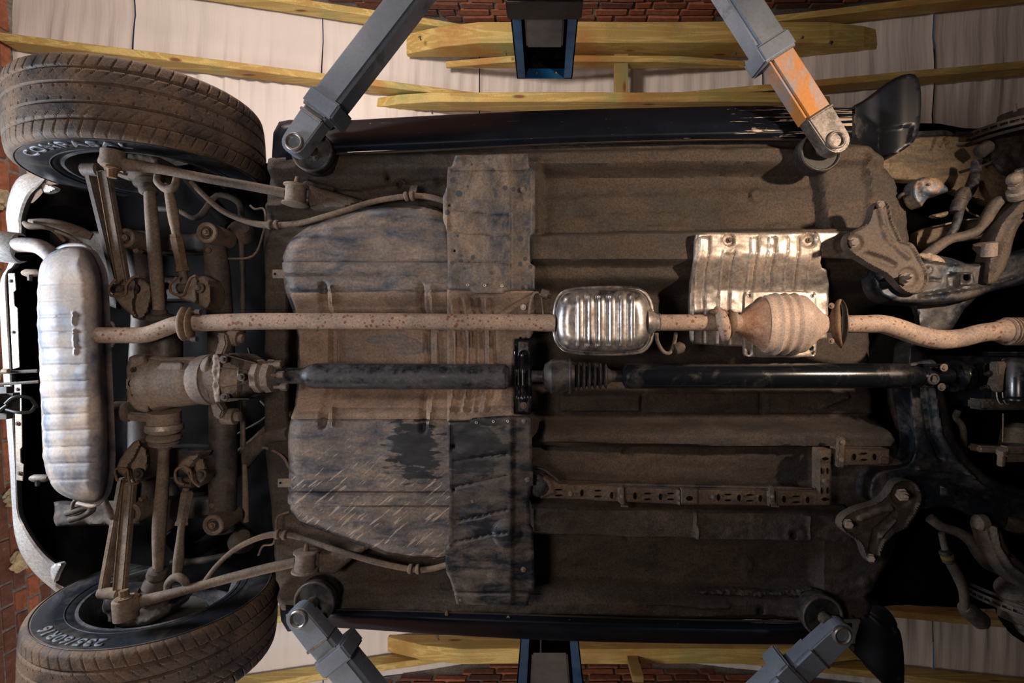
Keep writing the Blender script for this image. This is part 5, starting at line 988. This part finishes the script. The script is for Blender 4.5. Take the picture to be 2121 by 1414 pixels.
# ---- slotted cable channel on the floor
ch = [(1104, 985), (1130, 985), (1160, 1000), (1320, 1008), (1440, 1012), (1580, 1014), (1696, 1016), (1696, 930), (1722, 930), (1722, 1046), (1600, 1047), (1420, 1045), (1320, 1040), (1160, 1034), (1120, 1032), (1104, 1010)]
chn = relief('cable_channel', ch, 1.545, [('vn', 30, 10, .003, 100)] + [('seg', x, 1004, x, 1046, 3, .008, 2) for x in (1283, 1294, 1406, 1592, 1606)] + [('poly', [(1105, 985), (1140, 988), (1150, 1020), (1120, 1030)], .012, 8)] +
        [('ring', x, y, 6, 3, .003) for x, y in ((1205, 1021), (1267, 1026), (1315, 1027), (1368, 1029), (1488, 1030), (1531, 1031), (1575, 1032), (1624, 1034), (1673, 1035), (1709, 1034), (1710, 950))], M['rail'], car, 2.4, er=(3, .010), skirt=.04)
def slot(px, py, a, b, h=1.533, par=chn):
    prism('slot', [(px + a * c, py + b * s) for c, s in [(math.cos(t * math.pi / 6), math.sin(t * math.pi / 6)) for t in range(12)]], h, .002, M['void'], par, 0)
for x, y in ((1205, 1021), (1267, 1026), (1315, 1027), (1368, 1029), (1488, 1030), (1531, 1031), (1575, 1032), (1624, 1034), (1673, 1035)): slot(x, y, 3.2, 7)
for x, y in ((1156, 1020), (1238, 1022), (1341, 1028), (1389, 1028), (1508, 1030), (1553, 1031), (1649, 1034)): slot(x, y - 6, 7, 1.8); slot(x, y + 6, 7, 1.8)
slot(1709, 1034, 7, 3.2); slot(1710, 950, 7, 3.2)
for x, y in ((1702, 975), (1714, 975), (1702, 1016), (1714, 1016)): slot(x, y, 1.8, 7)
for x, y in ((1181, 1022), (1476, 1029), (1707, 996)): bolt(x, y, 1.54, 5, M['cast'], chn)
bx = relief('square_clip', [(1410, 1010), (1446, 1012), (1446, 1044), (1410, 1042)], 1.532, [], M['rail'], chn, 2.4, er=(3, .006)); slot(1428, 1032, 7, 5, 1.529, bx)
for x in (1288, 1600):
    hk = obar('channel_bracket', (x, 1008, 1.525), (x + 2, 1046, 1.525), 9, .02, M['rail'], chn, .003); bolt(x, 1028, 1.523, 4, M['cast'], hk); obar('bracket_foot', (x - 2, 1048, 1.53), (x + 14, 1049, 1.53), 4, .004, M['rail'], hk, .001)
eb = relief('channel_end', smooth_poly([(1086, 975), (1104, 973), (1130, 990), (1142, 1010), (1130, 1028), (1108, 1030), (1086, 1006)], 1), 1.53, [('dome', 1118, 1006, 14, .01)], M['shaft'], chn, 2.4, er=(6, .012), skirt=.03)
prism('end_plate', [(1081, 976), (1104, 976), (1104, 1006), (1081, 1006)], 1.492, .004, M['castdark'], eb, .001); bolt(1092, 993, 1.492, 5, M['cast'], eb)
tube('fuel_pipe', [(1104, 968, 1.57), (1125, 972, 1.57), (1150, 990, 1.57), (1175, 1002, 1.57), (1320, 1004, 1.57), (1680, 1012, 1.57)], 4, M['castdark'], car, 10, 5); tube('fuel_pipe', [(1104, 974, 1.565), (1122, 982, 1.565), (1144, 1000, 1.57)], 3.5, M['castdark'], car, 10, 5)
c2 = relief('cable_channel', [(1734, 928), (1842, 930), (1842, 962), (1734, 966)], 1.55, [('seg', 1822, 930, 1822, 962, 2, .006, 2), ('seg', 1822, 944, 1842, 944, 2, .005, 2), ('ring', 1770, 946, 6, 3, .003), ('ring', 1812, 946, 6, 3, .003)], M['rail'], car, 2.4, er=(3, .010), skirt=.04)
for x in (1770, 1812): slot(x, 946, 3.2, 7, 1.543, c2)
slot(1790, 939, 7, 1.8, 1.543, c2); slot(1790, 952, 7, 1.8, 1.543, c2)
hk = obar('channel_bracket', (1746, 906, 1.53), (1742, 968, 1.53), 13, .02, M['rail'], c2, .003); bolt(1746, 916, 1.528, 5, M['cast'], hk); bolt(1743, 952, 1.528, 5, M['cast'], hk)
# ---- front subframe, upper leg
s1 = relief('front_subframe', smooth_poly([(1806, 560), (1830, 590), (1900, 540), (1905, 528), (1960, 530), (2010, 548), (2060, 532), (2140, 512), (2240, 480), (2240, 600), (2160, 575), (2120, 590), (2060, 602), (2000, 624), (1940, 630), (1900, 630), (1850, 628), (1815, 610)], 1), 1.53,
       [('path', [(1905, 612), (1960, 604), (2010, 596), (2060, 586), (2100, 574)], 6, .009, 5), ('poly', [(1966, 566), (2010, 566), (2012, 592), (1968, 594)], .014, 6), ('poly', [(1966, 568), (1980, 568), (1980, 594), (1966, 594)], -.02, 6), ('seg', 1920, 578, 1948, 580, 5, -.008, 4), ('ring', 1922, 559, 6, 3, .005), ('vn', 20, 14, .002, 110), ('seg', 1904, 538, 1990, 548, 5, .008, 5)], M['subpaint'], car, 3, er=(10, .03), skirt=.06, holes=((1992, 576, 4.2),), label='blue-black pressed front subframe')
relief('subframe_flange', smooth_poly([(1905, 612), (2010, 598), (2100, 576), (2060, 604), (2012, 618), (1960, 700), (1900, 690), (1898, 640), (1880, 626)], 1), 1.60, [('vn', 20, 14, .004, 111)], M['subpaint'], s1, 4, er=(8, .02))
lathe('subframe_bushing', (1850, 600, 1.58), (1846, 572, 1.64), [(0, 34), (.2, 42), (.8, 46), (1, 46)], M['subpaint'], s1)
relief('mounting_tab', smooth_poly([(1902, 522), (1940, 526), (1958, 540), (1956, 546), (1904, 536)], 1), 1.52, [('ring', 1924, 530, 6, 3, .004)], M['cast'], s1, 2.4, er=(3, .005))
# bracket plates joining subframe and floor
bk1 = [(1824, 414), (1838, 420), (1842, 440), (1846, 462), (1856, 478), (1862, 494), (1864, 500), (1886, 504), (1896, 520), (1906, 542), (1918, 560), (1920, 584), (1910, 604), (1890, 612), (1868, 604), (1854, 588), (1836, 568), (1818, 560), (1790, 544), (1758, 524), (1748, 504), (1752, 486), (1766, 478), (1792, 466), (1800, 452), (1806, 424)]
b1 = relief('subframe_bracket', smooth_poly(bk1, 2), 1.505, [('path', [(1822, 430), (1830, 470), (1836, 490), (1866, 520), (1880, 532)], 9, .009, 7), ('path', [(1828, 468), (1842, 500), (1878, 522)], 5, -.006, 6), ('path', [(1794, 528), (1824, 538), (1852, 548)], 9, -.008, 6), ('path', [(1800, 520), (1830, 530), (1856, 544)], 4, .008, 4), ('disc', 1772, 502, 16, -.008, 6), ('disc', 1882, 574, 20, -.008, 6), ('disc', 1823, 424, 10, -.004, 5), ('vn', 14, 14, .002, 112)], M['linkd'], car, 2.2, rim=(5, .009), er=(3, .006), skirt=.03, label='dusty cast bracket with three bolts')
def hexstud(px, py, dx, dy, r, par, h=1.49, tip=False):
    s = lathe('hex_bolt', (px, py, h + .01), (px + dx, py + dy, h - .035), [(0, r * 1.5), (.12, r * 1.5), (.13, r), (1, r)], M['cast'], par, 6)
    if tip: lathe('stud_tip', (px + dx, py + dy, h - .035), (px + dx * 1.9, py + dy * 1.9, h - .06), [(0, r * .55), (.8, r * .5), (1, r * .3)], M['cast'], par, 12)
    return s
hexstud(1768, 502, 4, -1, 7, b1); hexstud(1823, 424, 3, -1, 6, b1); hexstud(1876, 578, 6, -4, 9, b1, tip=True)
bk2 = [(1806, 1168), (1794, 1160), (1786, 1140), (1782, 1124), (1764, 1112), (1744, 1098), (1736, 1084), (1744, 1066), (1770, 1052), (1800, 1044), (1822, 1036), (1838, 1018), (1848, 998), (1866, 990), (1890, 994), (1904, 1012), (1906, 1034), (1898, 1056), (1882, 1080), (1872, 1094), (1850, 1100), (1830, 1122), (1822, 1140), (1820, 1158)]
b2 = relief('subframe_bracket', smooth_poly(bk2, 2), 1.505, [('path', [(1780, 1072), (1820, 1056), (1842, 1052)], 9, .014, 6), ('path', [(1806, 1140), (1814, 1100), (1850, 1068)], 9, -.008, 6), ('path', [(1822, 1110), (1852, 1076)], 5, .010, 4), ('disc', 1868, 1024, 22, -.008, 6), ('disc', 1758, 1084, 14, -.006, 5), ('vn', 14, 14, .002, 113)], M['linkd'], car, 2.2, rim=(5, .009), er=(3, .006), skirt=.03, label='dark dusty bracket with three bolts')
hexstud(1756, 1084, 4, 3, 7, b2); hexstud(1804, 1155, 2, 2, 6, b2); hexstud(1868, 1024, 6, 3, 9, b2, tip=True)
# lower leg
s2 = relief('front_subframe', smooth_poly([(1880, 700), (1905, 720), (1950, 760), (1975, 900), (1990, 925), (2030, 975), (2080, 1000), (2160, 1020), (2240, 1050), (2240, 1150), (2140, 1115), (2060, 1090), (2020, 1072), (1970, 1048), (1930, 1052), (1900, 1056), (1860, 1060), (1838, 1048), (1800, 1040), (1796, 1010), (1806, 980), (1840, 966), (1880, 960), (1892, 930), (1886, 860), (1876, 780)], 1), 1.56,
       [('path', [(1930, 800), (1945, 900), (1975, 950), (2010, 985)], 9, .014, 8), ('path', [(1910, 800), (1925, 900), (1950, 950)], 8, -.014, 8), ('path', [(1900, 970), (1960, 974), (2000, 980), (2040, 1010), (2140, 1035)], 5, .012, 5), ('path', [(1880, 990), (1970, 998), (2040, 1030)], 8, -.010, 8), ('poly', [(1950, 1006), (1986, 1008), (1990, 1026), (1950, 1028)], .014, 5), ('ring', 1912, 1034, 7, 3, .005), ('vn', 24, 20, .003, 115)], M['subpaint'], car, 3.2, er=(10, .03), skirt=.06, holes=((1978, 1018, 4),), label='dark pressed front subframe leg')
lathe('subframe_bushing', (1846, 1000, 1.60), (1846, 990, 1.66), [(0, 38), (.3, 46), (1, 48)], M['rail'], s2)
# upper front suspension
ca1 = relief('front_control_arm', smooth_poly([(2040, 590), (2044, 560), (2052, 520), (2066, 470), (2090, 440), (2121, 408), (2200, 370), (2200, 420), (2130, 450), (2108, 470), (2098, 500), (2094, 525), (2080, 560), (2060, 590)], 1), 1.50, [('path', [(2056, 560), (2076, 500), (2100, 456), (2150, 420)], 7, .014, 6), ('vn', 16, 16, .004, 116)], M['linkd'], car, 2.8, er=(6, .02), skirt=.05, holes=((2116, 448, 4.2),))
lathe('arm_bushing', (2030, 528, 1.56), (2052, 512, 1.54), [(0, 20), (.3, 26), (1, 18)], M['rubberd'], ca1); lathe('arm_collar', (2048, 530, 1.50), (2050, 502, 1.49), [(0, 14), (1, 13)], M['cast'], ca1)
tube('stabiliser_bar', [(1900, 545, 1.60), (1930, 520, 1.60), (1966, 496, 1.59), (2000, 488, 1.58), (2030, 474, 1.57), (2050, 440, 1.56), (2066, 418, 1.55), (2090, 408, 1.55), (2112, 406, 1.56)], [13, 11, 10, 10, 11, 12, 12, 8, 5], M['sub'], car, 16, 5)
tr_ = tube('tie_rod', [(2022, 335, 1.66), (2020, 360, 1.65), (2010, 390, 1.63), (1992, 425, 1.61), (1978, 470, 1.60), (1960, 500, 1.60)], [9, 10, 11, 8, 8, 7], M['shaft'], car, 14, 5); lathe('rod_end', (1998, 392, 1.62), (1980, 440, 1.61), [(0, 9), (.1, 12), (.5, 12), (.55, 14), (.9, 13), (1, 9)], M['castdark'], tr_)
lathe('rod_joint', (2028, 316, 1.66), (2050, 300, 1.66), [(0, 8), (.1, 14), (.8, 14), (1, 10)], M['rubberd'], tr_)
bj = lathe('ball_joint', (2104, 384, 1.50), (2108, 406, 1.52), [(0, 13), (.4, 13), (.5, 18), (1, 18)], M['alu'], car, 24); bm = bmesh.new(); bmesh.ops.create_uvsphere(bm, u_segments=20, v_segments=12, radius=.018); bmesh.ops.translate(bm, verts=bm.verts, vec=P(2102, 371, 1.49)); bmk('ball', bm, M['cast'], bj)
lathe('ball_rim', (2102, 371, 1.52), (2103, 372, 1.49), [(0, 13), (.5, 15), (1, 12)], M['alu'], bj, 24)
# horn
hn = relief('horn', smooth_poly([(1886, 395), (1892, 376), (1910, 366), (1930, 366), (1950, 376), (1968, 394), (1950, 402), (1926, 406), (1914, 420), (1908, 430), (1892, 418)], 1), 1.60, [('path', [(1905, 380), (1910, 400), (1930, 405)], 6, -.014, 7), ('dome', 1935, 385, 20, .008)], M['horn'], car, 2.2, er=(9, .025), skirt=.04, label='snail-shaped horn with chipped blue and rust paint')
flat_disc('horn_screw', 1926, 381, 1.588, 3, .006, M['castdark'], hn, n=10); tube('horn_wire', [(1892, 400, 1.63), (1870, 402, 1.64), (1862, 410, 1.66)], 4, M['linkd'], hn, 8, 4)
relief('horn_mouth', smooth_poly([(1925, 446), (1950, 440), (1966, 436), (1962, 448), (1940, 452)], 1), 1.6, [], M['liner'], hn, 2.4, er=(4, .01))
# arch liner with moulded mark, lower bumper rail
li = relief('arch_liner', [(1812, 340), (1860, 296), (1900, 284), (2060, 280), (2150, 285), (2150, 440), (2040, 420), (1990, 400), (1900, 374), (1842, 372)], 1.74, [('vn', 30, 14, .008, 120), ('vn', 8, 6, .003, 121), ('seg', 1844, 300, 1844, 370, 1.5, -.006, 1.5)] + [('path', p, 2.4, -.010, 2) for p in ([(1929, 310), (1936, 288)], [(1936, 288), (1947, 304)], [(1947, 304), (1957, 286)], [(1962, 288), (1972, 308)], [(1957, 286), (1962, 306)])], M['liner'], car, 2.6, er=(6, .01), skirt=.03, label='tan mud-coated wheel arch liner')
relief('arch_liner', smooth_poly([(1896, 500), (1900, 475), (1960, 462), (2056, 452), (2062, 480), (2040, 495), (1960, 500), (1940, 520), (1900, 522)], 1), 1.70, [('vn', 30, 14, .008, 122), ('seg', 1920, 470, 1922, 516, 1.5, -.006, 1.5)], M['liner'], car, 2.8, er=(4, .01), skirt=.03)
tube('cable', [(1996, 422, 1.62), (2006, 438, 1.62), (2030, 450, 1.64)], 2, M['liner'], car, 8, 4); tube('cable', [(1950, 466, 1.66), (2010, 454, 1.66), (2064, 454, 1.66)], 2, M['cast'], car, 8, 4); tube('cable', [(2010, 350, 1.7), (2060, 330, 1.7), (2110, 260, 1.72)], 3, M['sub'], car, 8, 4)
for x0, x1 in ((1880, 1976), (1982, 2060)): prism('arch_edge', [(x0, 272), (x1 - 14, 268), (x1, 274), (x1, 282), (x0, 284)], 1.80, .04, M['pad'], car, .004)
# front wheel arch trims (flared black plastic)
f1 = [(1762, 222), (1790, 208), (1830, 176), (1860, 158), (1890, 152), (1904, 168), (1907, 210), (1904, 260), (1896, 290), (1872, 312), (1845, 322), (1812, 330), (1770, 300)]
relief('wheel_arch_trim', smooth_poly(f1, 1), 1.62, [('fn', lambda X, Y: -.10 * sm((1880 - X) / 120)), ('poly', [(1820, 268), (1892, 258), (1880, 312), (1824, 322)], -.012, 5)], M['trimblack'], car, 3.4, er=(7, .012), rim=(5, .004), skirt=.10, label='flared black wheel arch trim in front of the bright sill end')
f2 = [(1788, 1258), (1800, 1246), (1822, 1248), (1846, 1268), (1862, 1300), (1870, 1340), (1872, 1400), (1868, 1440), (1840, 1430), (1810, 1390), (1780, 1364), (1762, 1346), (1772, 1300)]
relief('wheel_arch_trim', smooth_poly(f2, 1), 1.62, [('fn', lambda X, Y: -.05 * sm((1840 - X) / 80)), ('poly', [(1796, 1254), (1830, 1254), (1862, 1300), (1850, 1310), (1800, 1270)], -.012, 5)], M['trimblack'], car, 3.4, er=(7, .012), rim=(5, .004), skirt=.10, label='flared black wheel arch trim at the lower right')
bolt(1762, 1278, 1.60, 4, M['castdark'], car); bolt(1788, 1278, 1.60, 4, M['castdark'], car)
# brake discs
def disc(cx_, cy_, cz_, sgn, tiltx, tiltz, lab, r=.158):
    Rm = np.array(Matrix.Rotation(tiltz, 3, 'Z') @ Matrix.Rotation(tiltx, 3, 'X')); C = np.array(P(cx_, cy_, cz_))
    def ring_(prof, n=64):
        ph = np.arange(n) / n * 2 * math.pi; V = [np.stack([q * np.sin(ph), np.full(n, y), -q * np.cos(ph)], -1) @ Rm.T + C for y, q in prof]
        V = np.concatenate(V); return V, [[i * n + j, i * n + (j + 1) % n, (i + 1) * n + (j + 1) % n, (i + 1) * n + j] for i in range(len(prof) - 1) for j in range(n)]
    d = mk('brake_disc', *ring_([(-.012, .06), (-.012, r), (-.004, r), (-.004, r - .02), (.004, r - .02), (.004, r), (.012, r), (.012, .06)]), M['castdark'], car, fix=True, label=lab)
    mk('disc_hat', *ring_([(-sgn * .05, .01), (-sgn * .05, .075), (-sgn * .01, .08), (-sgn * .01, .10)]), M['castdark'], d, fix=True)
    mk('dust_shield', *ring_([(sgn * .02, .04), (sgn * .025, .135), (sgn * .03, .155), (sgn * .022, .165)]), M['sub'], d, fix=True)
    for k in range(36):
        a = k / 36 * 2 * math.pi; x = r - .01; V = []
        for dy in (-.004, .004):
            for q in (r - .03, r - .001):
                for da in (-.012, .012): V.append(np.array([q * math.sin(a + da), dy, -q * math.cos(a + da)]) @ Rm.T + C)
        if k % 1 == 0: mk('vane', V, [[0, 1, 3, 2], [4, 6, 7, 5], [0, 2, 6, 4], [1, 5, 7, 3], [2, 3, 7, 6]], M['castdark'], d, False)
    return d
disc(2128, 262, 1.66, 1, math.radians(6), math.radians(-6), 'vented brake disc at the upper right'); disc(2132, 1262, 1.66, -1, math.radians(-6), math.radians(14), 'vented brake disc at the lower right')
lathe('wheel_stud', (2103, 232, 1.55), (2102, 216, 1.55), [(0, 3.5), (1, 3.5)], M['castdark'], car, 12)
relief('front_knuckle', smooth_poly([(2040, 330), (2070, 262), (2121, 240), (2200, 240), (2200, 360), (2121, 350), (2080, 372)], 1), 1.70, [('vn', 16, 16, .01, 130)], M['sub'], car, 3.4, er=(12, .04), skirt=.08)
# lower front suspension
ca2 = relief('front_control_arm', smooth_poly([(2034, 1084), (2058, 1082), (2076, 1100), (2084, 1128), (2100, 1150), (2140, 1180), (2220, 1220), (2220, 1260), (2140, 1230), (2100, 1210), (2066, 1172), (2048, 1130)], 1), 1.50, [('path', [(2056, 1090), (2064, 1130), (2090, 1170), (2150, 1210)], 7, .014, 6)], M['linkd'], car, 2.8, er=(6, .02), skirt=.05, holes=((2096, 1148, 4.2),))
lathe('arm_bushing', (2020, 1082, 1.52), (2044, 1080, 1.52), [(0, 12), (.2, 16), (.8, 16), (1, 10)], M['rubberd'], ca2); lathe('arm_bushing', (2086, 1084, 1.56), (2118, 1090, 1.56), [(0, 14), (.5, 17), (1, 14)], M['rubberd'], ca2)
tube('stabiliser_bar', [(1925, 1072, 1.62), (1950, 1090, 1.61), (1985, 1102, 1.60), (2012, 1120, 1.59), (2030, 1150, 1.58), (2050, 1172, 1.58), (2085, 1184, 1.60)], [10, 10, 10, 12, 12, 10, 8], M['sub'], car, 16, 5)
t2 = tube('tie_rod', [(1950, 1104, 1.60), (1956, 1130, 1.60), (1966, 1160, 1.59), (1985, 1195, 1.59), (1996, 1225, 1.60), (1998, 1260, 1.62)], [6, 6.5, 9, 10, 9, 8], M['linkd'], car, 14, 5); lathe('rod_end', (1956, 1140, 1.59), (1966, 1164, 1.59), [(0, 8), (.1, 11), (.9, 11), (1, 9)], M['castdark'], t2)
lathe('paint_band', (1961, 1149, 1.585), (1963, 1156, 1.585), [(0, 11.6), (1, 11.6)], dirty('yellow_mark', (.25, .24, .02), (.1, .09, .04), .4), t2, 14, label='small yellow paint mark')
lathe('rod_joint', (1996, 1256, 1.62), (2040, 1292, 1.64), [(0, 12), (.2, 17), (.8, 18), (1, 10)], M['rubberd'], t2)
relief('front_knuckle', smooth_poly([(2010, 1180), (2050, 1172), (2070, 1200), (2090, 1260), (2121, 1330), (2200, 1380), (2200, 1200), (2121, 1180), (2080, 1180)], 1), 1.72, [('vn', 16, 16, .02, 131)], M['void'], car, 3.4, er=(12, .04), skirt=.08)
lathe('axle_boot', (2100, 1210, 1.6), (2150, 1300, 1.62), [(i / 7 + d, r) for i in range(7) for d, r in ((0, 26), (.05, 36), (.09, 36), (.13, 27))], M['rubberd'], car)
tube('radiator_hose', [(2112, 350, 1.6), (2118, 400, 1.62), (2130, 430, 1.6)], 8, M['alu'], car, 12, 3)
